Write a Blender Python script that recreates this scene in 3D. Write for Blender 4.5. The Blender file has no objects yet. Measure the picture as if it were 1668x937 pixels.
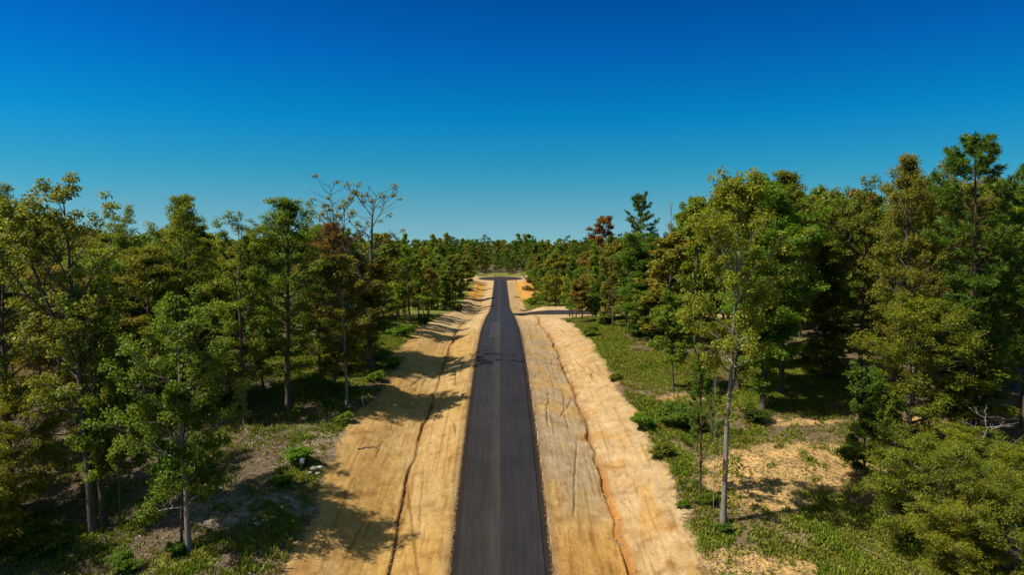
import bpy, math
import numpy as np
from mathutils import Vector, Matrix, Quaternion

# ------------------------------------------------------------------ scene, camera, light
sc = bpy.context.scene
col = sc.collection
R = math.radians

F_PX, CX, CY = 1112.0, 834.0, 468.5          # photograph's focal length and centre, pixels of the 1668 wide frame
CAM_Z = 23.1
PITCH, YAW = math.atan(98.5 / F_PX), math.atan(19 / F_PX)
cam_d = bpy.data.cameras.new('camera')
cam_d.sensor_width = 36.0
cam_d.lens = F_PX / 1668 * 36
cam_d.clip_start, cam_d.clip_end = 0.5, 9000
cam = bpy.data.objects.new('camera', cam_d)
cam.location = (0, 0, CAM_Z)
cam.rotation_euler = (R(90) - PITCH, 0, -YAW)
col.objects.link(cam)
sc.camera = cam

SUN_EL = R(54)
SUN_AZ = (-0.95, -0.31)                      # the sun stands left of the road, a little behind the camera
sun_vec = Vector((SUN_AZ[0] * math.cos(SUN_EL), SUN_AZ[1] * math.cos(SUN_EL), math.sin(SUN_EL))).normalized()
world = bpy.data.worlds.new('World')
sc.world = world
world.use_nodes = True
wn, wl = world.node_tree.nodes, world.node_tree.links
wn.clear()
sky = wn.new('ShaderNodeTexSky')
sky.sky_type = 'NISHITA'
sky.sun_disc = False
sky.sun_elevation = SUN_EL
sky.sun_rotation = math.atan2(SUN_AZ[0], SUN_AZ[1])
sky.altitude = 300
sky.air_density = 1.0
sky.dust_density = 0.35
sky.ozone_density = 3.5
wtc = wn.new('ShaderNodeTexCoord')
wmap = wn.new('ShaderNodeMapping')             # look a little higher into the sky: the clear air keeps its blue down to the treetops
wmap.inputs['Location'].default_value = (0, 0, .16)
wl.new(wtc.outputs['Generated'], wmap.inputs[0])
wl.new(wmap.outputs[0], sky.inputs[0])
hsv = wn.new('ShaderNodeHueSaturation')
hsv.inputs['Saturation'].default_value = 1.32
hsv.inputs['Value'].default_value = 1.0
gam = wn.new('ShaderNodeGamma')
gam.inputs[1].default_value = 1.25
tint = wn.new('ShaderNodeMix')
tint.data_type = 'RGBA'
tint.blend_type = 'MULTIPLY'
tint.inputs[0].default_value = 1.0
# sky tint: pale teal low, deep blue above, unseen zenith brightened as fill light
wsx = wn.new('ShaderNodeSeparateXYZ')
wl.new(wtc.outputs['Generated'], wsx.inputs[0])
wrp = wn.new('ShaderNodeValToRGB')
_st = [(0.0, (2.9, 1.5, .80)), (.035, (2.3, 1.58, .82)), (.085, (.95, 1.66, .93)), (.15, (.14, 1.60, 1.14)), (.236, (.05, 1.18, 1.18)), (.32, (.06, .84, 1.0)), (.5, (3.0, 1.1, .6)), (.8, (22.0, 4.4, 1.25))]
while len(wrp.color_ramp.elements) < len(_st):
    wrp.color_ramp.elements.new(.5)
for _e, (_p, _c) in zip(wrp.color_ramp.elements, _st):
    _e.position = _p
    _e.color = (_c[0] * .55 / 13, _c[1] * .86 / 13, _c[2] / 13, 1)
wl.new(wsx.outputs[2], wrp.inputs[0])
wl.new(wrp.outputs[0], tint.inputs[7])
bg = wn.new('ShaderNodeBackground')
bg.inputs['Strength'].default_value = 0.055 * 13        # the tint above is divided by 13
wo = wn.new('ShaderNodeOutputWorld')
wl.new(sky.outputs[0], hsv.inputs['Color'])
wl.new(hsv.outputs[0], gam.inputs[0])
wl.new(gam.outputs[0], tint.inputs[6])
wl.new(tint.outputs[2], bg.inputs['Color'])
wl.new(bg.outputs[0], wo.inputs['Surface'])

sun_d = bpy.data.lights.new('sun', 'SUN')
sun_d.energy = 5.0
sun_d.angle = R(0.55)
sun_d.color = (1.0, 0.93, 0.80)
sun = bpy.data.objects.new('sun', sun_d)
sun.rotation_euler = sun_vec.to_track_quat('Z', 'Y').to_euler()
sun.location = (-60, 0, 90)
col.objects.link(sun)

vs = sc.view_settings
vs.view_transform = 'Standard'
vs.look = 'None'
vs.exposure = 0.48
vs.gamma = 1.0
vs.use_curve_mapping = False
sc.render.engine = 'CYCLES'
sc.cycles.max_bounces = 6
sc.cycles.diffuse_bounces = 3
sc.cycles.transmission_bounces = 3
sc.cycles.use_denoising = True
sc.cycles.sample_clamp_indirect = 4

fwd = Vector((math.sin(YAW) * math.cos(PITCH), math.cos(YAW) * math.cos(PITCH), -math.sin(PITCH)))
rgt = Vector((math.cos(YAW), -math.sin(YAW), 0))
upv = rgt.cross(fwd)


def ray(px, py):
    return fwd + rgt * ((px - CX) / F_PX) - upv * ((py - CY) / F_PX)


def project(x, y, z):
    d = Vector((x, y, z - CAM_Z))
    w = d.dot(fwd)
    return CX + F_PX * d.dot(rgt) / w, CY - F_PX * d.dot(upv) / w


# ------------------------------------------------------------------ noise in numpy
def _hash(ix, iy, seed):
    h = (ix.astype(np.int64) * 374761393 + iy.astype(np.int64) * 668265263 + seed * 974711) & 0x7fffffff
    h = ((h ^ (h >> 13)) * 1274126177) & 0x7fffffff
    h = h ^ (h >> 16)
    return (h & 0xffff) / 65535.0


def vnoise(x, y, seed=0):
    x = np.asarray(x, float); y = np.asarray(y, float)
    ix, iy = np.floor(x), np.floor(y)
    fx, fy = x - ix, y - iy
    fx = fx * fx * (3 - 2 * fx); fy = fy * fy * (3 - 2 * fy)
    a = _hash(ix, iy, seed); b = _hash(ix + 1, iy, seed)
    c = _hash(ix, iy + 1, seed); d = _hash(ix + 1, iy + 1, seed)
    return (a * (1 - fx) + b * fx) * (1 - fy) + (c * (1 - fx) + d * fx) * fy


def fbm(x, y, seed=0, o=4):
    s, a, t = 0, 1.0, 0
    for i in range(o):
        s = s + a * vnoise(x * 2 ** i, y * 2 ** i, seed + i * 17); t += a; a *= 0.5
    return s / t - 0.5


def sst(a, b, x):
    t = np.clip((np.asarray(x, float) - a) / (b - a), 0, 1)
    return t * t * (3 - 2 * t)


# ------------------------------------------------------------------ the lie of the land
_kd = np.array([-300, 0, 30, 45.4, 54.7, 66.7, 89, 108, 123, 155, 199, 247, 307, 371, 420, 5000])
_kz = np.array([-9, -7.5, -3.0, 0.0, 1.9, 3.3, 4.9, 5.3, 4.8, 2.3, -1.9, -6.3, -7.3, -7.5, -7.1, -7.1])
_ys = np.arange(-300, 1500, 1.0)
_zs = np.interp(_ys, _kd, _kz)
_k = np.exp(-0.5 * (np.arange(-18, 19) / 6.0) ** 2); _k /= _k.sum()
_zs = np.convolve(np.pad(_zs, 18, mode='edge'), _k, mode='valid')


def road_z(y):
    return np.interp(y, _ys, _zs)


def rill_left(y):
    return -8.05 + 0.9 * (vnoise(y * 0.09, y * 0 + 3.3, 5) - 0.5) + 0.35 * (vnoise(y * 0.5, y * 0, 6) - 0.5)


def rill_right(y):
    return 8.85 + 0.5 * (vnoise(y * 0.08, y * 0 + 1.3, 8) - 0.5) + 0.4 * (vnoise(y * 0.6, y * 0, 9) - 0.5)


def cut_left(y):
    return -14.5 + 2.0 * fbm(y * 0.12, y * 0 + 7, 21, 3)


def cut_right(y):
    return 13.9 + 1.2 * fbm(y * 0.09, y * 0 + 9, 22, 2) + 5.5 * sst(284, 294, y) * (1 - sst(384, 394, y))


def side_zone(x, y):                           # 1 on the cleared strip along the side road
    a = sst(152, 160, y + 3 * fbm(np.asarray(x) * .1, np.asarray(y) * .1, 31)) * (1 - sst(206, 214, y))
    return a * sst(3, 9, x) * (1 - sst(118, 125, x))


def turn_zone(x, y):                           # 1 on the cleared ground round the turnaround
    r = np.hypot(x / 1.25, (np.asarray(y) - 404))
    return 1 - sst(18, 21, r + 2 * fbm(np.asarray(x) * .1, np.asarray(y) * .1, 33))


def dirt_mask(x, y):
    x = np.asarray(x, float); y = np.asarray(y, float)
    w = fbm(x * 0.7, y * 0.45, 41, 4) * 1.6
    m = np.where(x < 0, 1 - sst(-1.3, 1.5, cut_left(y) - x + w), 1 - sst(-1.3, 1.5, x - cut_right(y) + w))
    m = m * (1 - sst(408, 425, y))
    return np.clip(np.maximum(np.maximum(m, side_zone(x, y)), turn_zone(x, y)), 0, 1)


_rg = np.random.default_rng(404)
GULLY = []                                     # x where it starts upslope, y range, sideways drift per metre, width, depth factor
for _side, _n, _a, _b in ((-1, 8, 4.2, 7.6), (-1, 5, 8.8, 12.5), (1, 5, 4.2, 8.4), (1, 5, 9.4, 13.2)):
    for _q in range(_n):
        _y1 = 42 + 62 * _rg.uniform(0, 1) ** 1.2 + 4
        _L = _rg.uniform(5, 20)
        _dr = _rg.uniform(.02, .24) * (-1 if _b > 8.5 else 1) * _side * -1
        GULLY.append((_side * _rg.uniform(_a, _b), _y1 - _L, _y1, _dr, _rg.uniform(.05, .09), _rg.uniform(.3, 1.0), _rg.uniform(.2, 1.1)))


def gullies(x, y):
    out = np.zeros(np.broadcast(x, y).shape)
    m = (np.abs(x) < 15) & (y > 20) & (y < 125)
    if not m.any():
        return out
    xm, ym = np.broadcast_to(x, out.shape)[m], np.broadcast_to(y, out.shape)[m]
    o = np.zeros(len(xm))
    for k, (x0, ya, yb, dr, w, dep, wig) in enumerate(GULLY):
        c = (ym > ya) & (ym < yb)
        if not c.any():
            continue
        yc = ym[c]
        gx = x0 + dr * (ya - yc) + 1.5 * wig * (vnoise(yc * .3, yc * 0 + k * 3.1, 70 + k) - .5) + .35 * wig * (vnoise(yc * 1.4, yc * 0 + k, 80 + k) - .5)
        q = (xm[c] - gx) / w
        o[c] = np.maximum(o[c], dep * np.exp(-q * q) * sst(ya, ya + 2, yc) * (1 - sst(yb - 4, yb, yc)))
    # short cross cracks on the right bank
    for k in range(26):
        yk = 45 + k * 2.9 + 1.7 * math.sin(k * 2.3); L = 1.2 + 1.6 * abs(math.sin(k * 1.7)); xc = 11.2 + 1.6 * math.sin(k * 3.9)
        gy = yk + .35 * (xm - xc) + .5 * (vnoise(xm * 1.1, xm * 0 + k, 130) - .5)
        q = (ym - gy) / .22
        o = np.maximum(o, .22 * np.exp(-q * q) * (1 - sst(L * .6, L, np.abs(xm - xc))))
    out[m] = o
    return out


def ground_z(x, y, detail=True):
    x = np.asarray(x, float); y = np.asarray(y, float)
    s = np.abs(x)
    z = road_z(y)
    flat = np.maximum(side_zone(x, y), turn_zone(x, y))
    ditch = np.interp(s, [0, 3.3, 3.62, 5, 7.4, 8.6, 10.2, 12.5, 14.5, 18], [-.35, -.35, -.13, -.38, -.95, -1.08, -.82, -.15, .12, .25])
    ditch = ditch * (1 - flat) + np.interp(s, [0, 3.3, 3.62, 6], [-.35, -.35, -.13, -.12]) * flat
    z = z + ditch
    wild = sst(14, 30, s)
    z = z + wild * (1 - flat) * (2.0 * fbm(x * .035, y * .035, 51, 3) + .5 * fbm(x * .2, y * .2, 52, 2))
    z = z + 1.7 * side_zone(x, y) * sst(190, 203, y) * sst(6, 14, x)
    z = z + .9 * np.exp(-(((x - 26.5) / 5.0) ** 2 + ((y - 59.5) / 3.5) ** 2))      # low heap of bared soil
    # ridge to the far right, and land that levels out far from the road
    z = z + 26 * sst(90, 330, x) * sst(230, 520, y) - .055 * np.clip(y - 540, 0, 4000)
    z = z + 3 * sst(120, 400, -x) * sst(200, 500, y)
    if detail:
        inside = (s > 3.65) & (s < 15.5)
        bench = sst(3.65, 4.4, s) * (1 - sst(13.5, 15.5, s)) * (1 - .6 * flat)
        z = z + bench * (0.03 * fbm(x * 2.2, y * .1, 61, 3) + .03 * fbm(x * 5, y * .2, 66, 2) + .11 * fbm(x * 2.6, y * 2.2, 62, 4) )
        for rl, wd, dp in ((rill_left(y), .12, .34), (rill_right(y), .16, .44)):
            q = (x - rl) / wd
            z = z - inside * dp * np.exp(-q * q) * (.45 + .55 * sst(.35, .6, vnoise(y * .22, y * 0 + rl[0] if np.ndim(rl) else y * 0 + 1, 63))) * (1 - flat) \
                * (1 - sst(150, 165, y))
        z = z - inside * .20 * gullies(x, y) * bench
        z = z + (1 - sst(14, 16, s) * 0 - (s < 14)) * .10 * fbm(x * .9, y * .9, 93, 3)
    return z


def gz(x, y):
    return float(ground_z(np.array([x]), np.array([y]), False)[0])


def hit(px, py):
    """world point where the ground is seen at a pixel of the photograph"""
    d = ray(px, py)
    t = np.arange(30, 700, .25)
    X, Y, Z = d.x * t, d.y * t, CAM_Z + d.z * t
    g = ground_z(X, Y, False)
    i = int(np.argmax(Z <= g))
    return X[i], Y[i], float(g[i])


# ------------------------------------------------------------------ mesh helpers
def mesh_from(name, V, Q, mats, smooth=False, matidx=None):
    me = bpy.data.meshes.new(name)
    V = np.ascontiguousarray(V, np.float32); Q = np.ascontiguousarray(Q, np.int32)
    me.vertices.add(len(V)); me.vertices.foreach_set('co', V.ravel())
    me.loops.add(Q.size); me.loops.foreach_set('vertex_index', Q.ravel())
    me.polygons.add(len(Q))
    me.polygons.foreach_set('loop_start', np.arange(len(Q), dtype=np.int32) * Q.shape[1])
    me.polygons.foreach_set('loop_total', np.full(len(Q), Q.shape[1], np.int32))
    if smooth:
        me.polygons.foreach_set('use_smooth', np.ones(len(Q), bool))
    for m in mats:
        me.materials.append(m)
    if matidx is not None:
        me.polygons.foreach_set('material_index', np.asarray(matidx, np.int32))
    me.update(calc_edges=True)
    return me


class MB:
    def __init__(s):
        s.V, s.Q, s.n = [], [], 0

    def add(s, V, Q):
        s.V.append(np.asarray(V, float)); s.Q.append(np.asarray(Q, int) + s.n); s.n += len(V)

    def tube(s, P, r, sides=6, cap=False):
        P = np.asarray(P, float); r = np.asarray(r, float)
        T = np.gradient(P, axis=0); T /= np.linalg.norm(T, axis=1)[:, None] + 1e-9
        ref = np.array([0, 0, 1.0]) if abs(T[0, 2]) < .8 else np.array([1.0, 0, 0])
        A = np.cross(T, ref); A /= np.linalg.norm(A, axis=1)[:, None] + 1e-9
        B = np.cross(T, A)
        th = np.arange(sides) * 2 * math.pi / sides
        ring = P[:, None, :] + r[:, None, None] * (np.cos(th)[None, :, None] * A[:, None, :] + np.sin(th)[None, :, None] * B[:, None, :])
        n = len(P)
        i = np.arange(n - 1)[:, None] * sides; j = np.arange(sides)[None, :]; j2 = (j + 1) % sides
        Q = np.stack([i + j, i + j2, i + sides + j2, i + sides + j], -1).reshape(-1, 4)
        V = ring.reshape(-1, 3)
        if cap and sides == 6:
            extra = []
            for b in (0, (n - 1) * sides):
                extra += [[b, b + 1, b + 2, b + 3], [b, b + 3, b + 4, b + 5]]
            Q = np.vstack([Q, extra])
        s.add(V, Q)

    def box(s, c, d, rot=None):
        c = np.asarray(c, float); d = np.asarray(d, float) / 2
        v = np.array([[x, y, z] for x in (-1, 1) for y in (-1, 1) for z in (-1, 1)], float) * d
        if rot is not None:
            v = v @ np.array(rot.to_3x3()).T
        s.add(v + c, [[0, 1, 3, 2], [4, 6, 7, 5], [0, 4, 5, 1], [2, 3, 7, 6], [0, 2, 6, 4], [1, 5, 7, 3]])

    def mesh(s, name, mats, smooth=False):
        return mesh_from(name, np.vstack(s.V), np.vstack(s.Q), mats, smooth)


def link(name, me, parent=None):
    o = bpy.data.objects.new(name, me)
    col.objects.link(o)
    if parent is not None:
        o.parent = parent
    return o


def leaf_cards(C, rng, L, W, up=.5, fold=.25, out=None):
    """one folded leaf-shaped face per centre"""
    n = len(C)
    N = rng.normal(size=(n, 3)); N[:, 2] = np.abs(N[:, 2]) + up
    if out is not None:
        N += out
    N /= np.linalg.norm(N, axis=1)[:, None]
    A = rng.normal(size=(n, 3)); A -= (A * N).sum(1)[:, None] * N
    A /= np.linalg.norm(A, axis=1)[:, None] + 1e-9
    B = np.cross(N, A)
    l = (L * rng.uniform(.65, 1.3, n))[:, None]; w = (W * rng.uniform(.65, 1.3, n))[:, None]
    v = np.stack([C - A * l * .5, C + B * w * .5 + N * w * fold, C + A * l * .5, C - B * w * .5 + N * w * fold], 1)
    return v.reshape(-1, 3), np.arange(n * 4).reshape(n, 4)


# ------------------------------------------------------------------ materials
def new_mat(name):
    m = bpy.data.materials.new(name)
    m.use_nodes = True
    m.node_tree.nodes.clear()
    return m, m.node_tree.nodes, m.node_tree.links


def n_math(N, Lk, op, a, b=None):
    n = N.new('ShaderNodeMath'); n.operation = op
    for i, v in enumerate((a, b)):
        if v is None:
            continue
        if isinstance(v, (int, float)):
            n.inputs[i].default_value = v
        else:
            Lk.new(v, n.inputs[i])
    return n.outputs[0]


def n_mix(N, Lk, f, a, b, mode='MIX'):
    n = N.new('ShaderNodeMix'); n.data_type = 'RGBA'; n.blend_type = mode
    for i, v in ((0, f), (6, a), (7, b)):
        if isinstance(v, (int, float)):
            n.inputs[i].default_value = v
        elif isinstance(v, tuple):
            n.inputs[i].default_value = v if len(v) == 4 else (*v, 1)
        else:
            Lk.new(v, n.inputs[i])
    return n.outputs[2]


def n_noise(N, Lk, vec, scale, detail=3, rough=.55, mapscale=None):
    if mapscale:
        mp = N.new('ShaderNodeMapping'); mp.inputs['Scale'].default_value = mapscale
        Lk.new(vec, mp.inputs[0]); vec = mp.outputs[0]
    n = N.new('ShaderNodeTexNoise')
    n.inputs['Scale'].default_value = scale; n.inputs['Detail'].default_value = detail; n.inputs['Roughness'].default_value = rough
    Lk.new(vec, n.inputs['Vector'])
    return n.outputs[0]


def n_ramp(N, Lk, f, stops):
    n = N.new('ShaderNodeValToRGB')
    e = n.color_ramp.elements
    while len(e) < len(stops):
        e.new(.5)
    for s, (p, c) in zip(e, stops):
        s.position = p; s.color = (c, c, c, 1) if isinstance(c, (int, float)) else (*c, 1)
    Lk.new(f, n.inputs[0])
    return n.outputs[0]


def leaf_material(name, patch=False, trans=.45):
    m, N, Lk = new_mat(name)
    out = N.new('ShaderNodeOutputMaterial')
    geo = N.new('ShaderNodeNewGeometry')
    if patch:
        tc = N.new('ShaderNodeTexCoord')
        f = n_noise(N, Lk, tc.outputs['Object'], .09, 3, .6)
        base = n_ramp(N, Lk, f, [(.25, (.075, .120, .015)), (.45, (.130, .150, .015)), (.58, (.165, .160, .018)), (.72, (.110, .155, .015)), (.85, (.18, .135, .02))])
    else:
        oi = N.new('ShaderNodeObjectInfo')
        base = oi.outputs['Color']
    ri = geo.outputs['Random Per Island']
    v = n_ramp(N, Lk, ri, [(0, .55), (.5, .95), (.9, 1.25), (1, 1.8)])
    c = n_mix(N, Lk, 1.0, base, v, 'MULTIPLY')
    r2 = n_math(N, Lk, 'FRACT', n_math(N, Lk, 'MULTIPLY', ri, 17.13))
    warm = n_ramp(N, Lk, r2, [(0, (.75, 1.05, .9)), (.55, (1, 1, 1)), (.95, (1.15, 1.0, .8)), (1, (1.4, .9, .6))])
    c = n_mix(N, Lk, 1.0, c, warm, 'MULTIPLY')
    dif = N.new('ShaderNodeBsdfPrincipled')
    dif.inputs['Roughness'].default_value = .5
    dif.inputs['Specular IOR Level'].default_value = .22
    Lk.new(c, dif.inputs['Base Color'])
    tr = N.new('ShaderNodeBsdfTranslucent')
    tc2 = n_mix(N, Lk, 1.0, c, (1.5, 1.45, .7), 'MULTIPLY')
    Lk.new(tc2, tr.inputs['Color'])
    mx = N.new('ShaderNodeMixShader'); mx.inputs[0].default_value = trans
    Lk.new(dif.outputs[0], mx.inputs[1]); Lk.new(tr.outputs[0], mx.inputs[2])
    Lk.new(mx.outputs[0], out.inputs[0])
    return m


def bark_material(name, a, b, zs=.25):
    m, N, Lk = new_mat(name)
    out = N.new('ShaderNodeOutputMaterial')
    tc = N.new('ShaderNodeTexCoord')
    f = n_noise(N, Lk, tc.outputs['Object'], 7, 4, .65, (1, 1, zs))
    g = n_noise(N, Lk, tc.outputs['Object'], .8, 3, .6)
    c = n_ramp(N, Lk, f, [(.3, a), (.7, b)])
    c = n_mix(N, Lk, .6, c, n_ramp(N, Lk, g, [(.3, .65), (.7, 1.25)]), 'MULTIPLY')
    p = N.new('ShaderNodeBsdfPrincipled'); p.inputs['Roughness'].default_value = .9
    p.inputs['Specular IOR Level'].default_value = .15
    Lk.new(c, p.inputs['Base Color'])
    bp = N.new('ShaderNodeBump'); bp.inputs['Strength'].default_value = .5; bp.inputs['Distance'].default_value = .05
    Lk.new(f, bp.inputs['Height']); Lk.new(bp.outputs[0], p.inputs['Normal'])
    Lk.new(p.outputs[0], out.inputs[0])
    return m


LEAF = leaf_material('leaf')
NEEDLE = leaf_material('needle', trans=.28)
FARLEAF = leaf_material('distant_leaf', patch=True)
BARK = bark_material('grey_bark', (.055, .045, .035), (.14, .115, .088))
PALEBARK = bark_material('pale_bark', (.13, .112, .088), (.28, .25, .205))
PINEBARK = bark_material('pine_bark', (.055, .036, .026), (.15, .095, .062), .4)
DEADWOOD = bark_material('dead_wood', (.16, .14, .115), (.32, .285, .24))


def ground_material():
    m, N, Lk = new_mat('earth_and_litter')
    out = N.new('ShaderNodeOutputMaterial')
    tc = N.new('ShaderNodeTexCoord'); P = tc.outputs['Object']

    def attr(nm):
        a = N.new('ShaderNodeAttribute'); a.attribute_name = nm
        return a
    soil = attr('soil').outputs['Color']
    litter = attr('litter').outputs['Color']
    dirt = attr('dirt').outputs['Fac']
    green = attr('green').outputs['Fac']
    # loose soil, graded lengthwise
    fine = n_noise(N, Lk, P, 7.5, 7, .72)
    streak = n_noise(N, Lk, P, 1.0, 5, .6, (1.6, .5, 1))
    mott = n_noise(N, Lk, P, .55, 5, .62)
    c1 = n_mix(N, Lk, 1.0, soil, n_ramp(N, Lk, fine, [(.25, .80), (.5, 1.0), (.75, 1.14)]), 'MULTIPLY')
    tracks = n_noise(N, Lk, P, 1.0, 2, .5, (3.1, .03, 1))
    c1 = n_mix(N, Lk, .55, c1, n_ramp(N, Lk, tracks, [(.37, (.66, .58, .48)), (.405, (1, 1, 1)), (.575, (1, 1, 1)), (.60, (1.25, 1.26, 1.29)), (.64, (1.0, 1.0, 1.0))]), 'MULTIPLY')
    c1 = n_mix(N, Lk, .45, c1, n_ramp(N, Lk, streak, [(.3, (.74, .70, .62)), (.5, (1, 1, 1)), (.7, (1.2, 1.2, 1.22))]), 'MULTIPLY')
    grit = n_noise(N, Lk, P, 2.6, 8, .8)
    c1 = n_mix(N, Lk, .9, c1, n_ramp(N, Lk, grit, [(.27, (.30, .25, .19)), (.36, (.82, .78, .72)), (.5, (1, 1, 1)), (.60, (1.06, 1.06, 1.06)), (.70, (1.3, 1.32, 1.36))]), 'MULTIPLY')
    c1 = n_mix(N, Lk, .8, c1, n_ramp(N, Lk, mott, [(.32, (.66, .56, .42)), (.45, (.95, .93, .9)), (.55, (1.03, 1.03, 1.03)), (.68, (1.22, 1.24, 1.28))]), 'MULTIPLY')
    # clods and pebbles lying on the graded soil
    vo = N.new('ShaderNodeTexVoronoi'); vo.inputs['Scale'].default_value = 2.3; vo.inputs['Randomness'].default_value = 1.0
    Lk.new(P, vo.inputs['Vector'])
    clod = n_ramp(N, Lk, n_math(N, Lk, 'ADD', vo.outputs['Distance'], n_math(N, Lk, 'MULTIPLY', n_math(N, Lk, 'SUBTRACT', grit, .5), 1.2)), [(.06, 1), (.16, 0)])
    cl2 = n_mix(N, Lk, n_ramp(N, Lk, n_noise(N, Lk, P, 1.1, 2, .5), [(.48, 0), (.52, 1)]), (.115, .070, .030), (.44, .34, .20))
    c1 = n_mix(N, Lk, n_math(N, Lk, 'MULTIPLY', clod, .75), c1, cl2)
    # leaf litter, bark scraps, dry grass
    lf = n_noise(N, Lk, P, 3.6, 8, .75)
    lf2 = n_noise(N, Lk, P, .7, 5, .65)
    c2 = n_mix(N, Lk, 1.0, litter, n_ramp(N, Lk, lf, [(.3, (.35, .34, .33)), (.5, (1, 1, 1)), (.62, (1.7, 1.6, 1.45)), (.75, (2.4, 2.2, 1.9))]), 'MULTIPLY')
    c2 = n_mix(N, Lk, .9, c2, n_ramp(N, Lk, lf2, [(.32, (.6, .6, .55)), (.5, (1, 1, 1)), (.68, (1.35, 1.3, 1.2))]), 'MULTIPLY')
    # green low weeds in patches
    gn = n_noise(N, Lk, P, 1.7, 6, .7)
    gf = n_ramp(N, Lk, n_math(N, Lk, 'ADD', green, n_math(N, Lk, 'MULTIPLY', n_math(N, Lk, 'SUBTRACT', gn, .5), 1.3)), [(.40, 0.0), (.62, 1.0)])
    gcol = n_ramp(N, Lk, lf, [(.3, (.075, .095, .012)), (.5, (.140, .170, .018)), (.7, (.21, .215, .038))])
    c2 = n_mix(N, Lk, gf, c2, gcol)
    edge = n_noise(N, Lk, P, 1.5, 8, .78)
    df = n_ramp(N, Lk, n_math(N, Lk, 'ADD', dirt, n_math(N, Lk, 'MULTIPLY', n_math(N, Lk, 'SUBTRACT', edge, .5), 2.3)), [(.38, 0.0), (.62, 1.0)])
    c = n_mix(N, Lk, df, c2, c1)
    p = N.new('ShaderNodeBsdfPrincipled'); p.inputs['Roughness'].default_value = .95
    p.inputs['Specular IOR Level'].default_value = .1
    Lk.new(c, p.inputs['Base Color'])
    h = n_math(N, Lk, 'ADD', n_math(N, Lk, 'ADD', n_math(N, Lk, 'MULTIPLY', fine, .25), n_math(N, Lk, 'MULTIPLY', grit, 1.0)), n_math(N, Lk, 'ADD', n_math(N, Lk, 'MULTIPLY', streak, .2), n_math(N, Lk, 'MULTIPLY', tracks, .3)))
    h = n_math(N, Lk, 'ADD', h, n_math(N, Lk, 'MULTIPLY', n_math(N, Lk, 'SUBTRACT', 1.0, df), n_math(N, Lk, 'MULTIPLY', lf, 1.6)))
    bp = N.new('ShaderNodeBump'); bp.inputs['Strength'].default_value = .6; bp.inputs['Distance'].default_value = .15
    Lk.new(h, bp.inputs['Height']); Lk.new(bp.outputs[0], p.inputs['Normal'])
    Lk.new(p.outputs[0], out.inputs[0])
    return m


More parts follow.
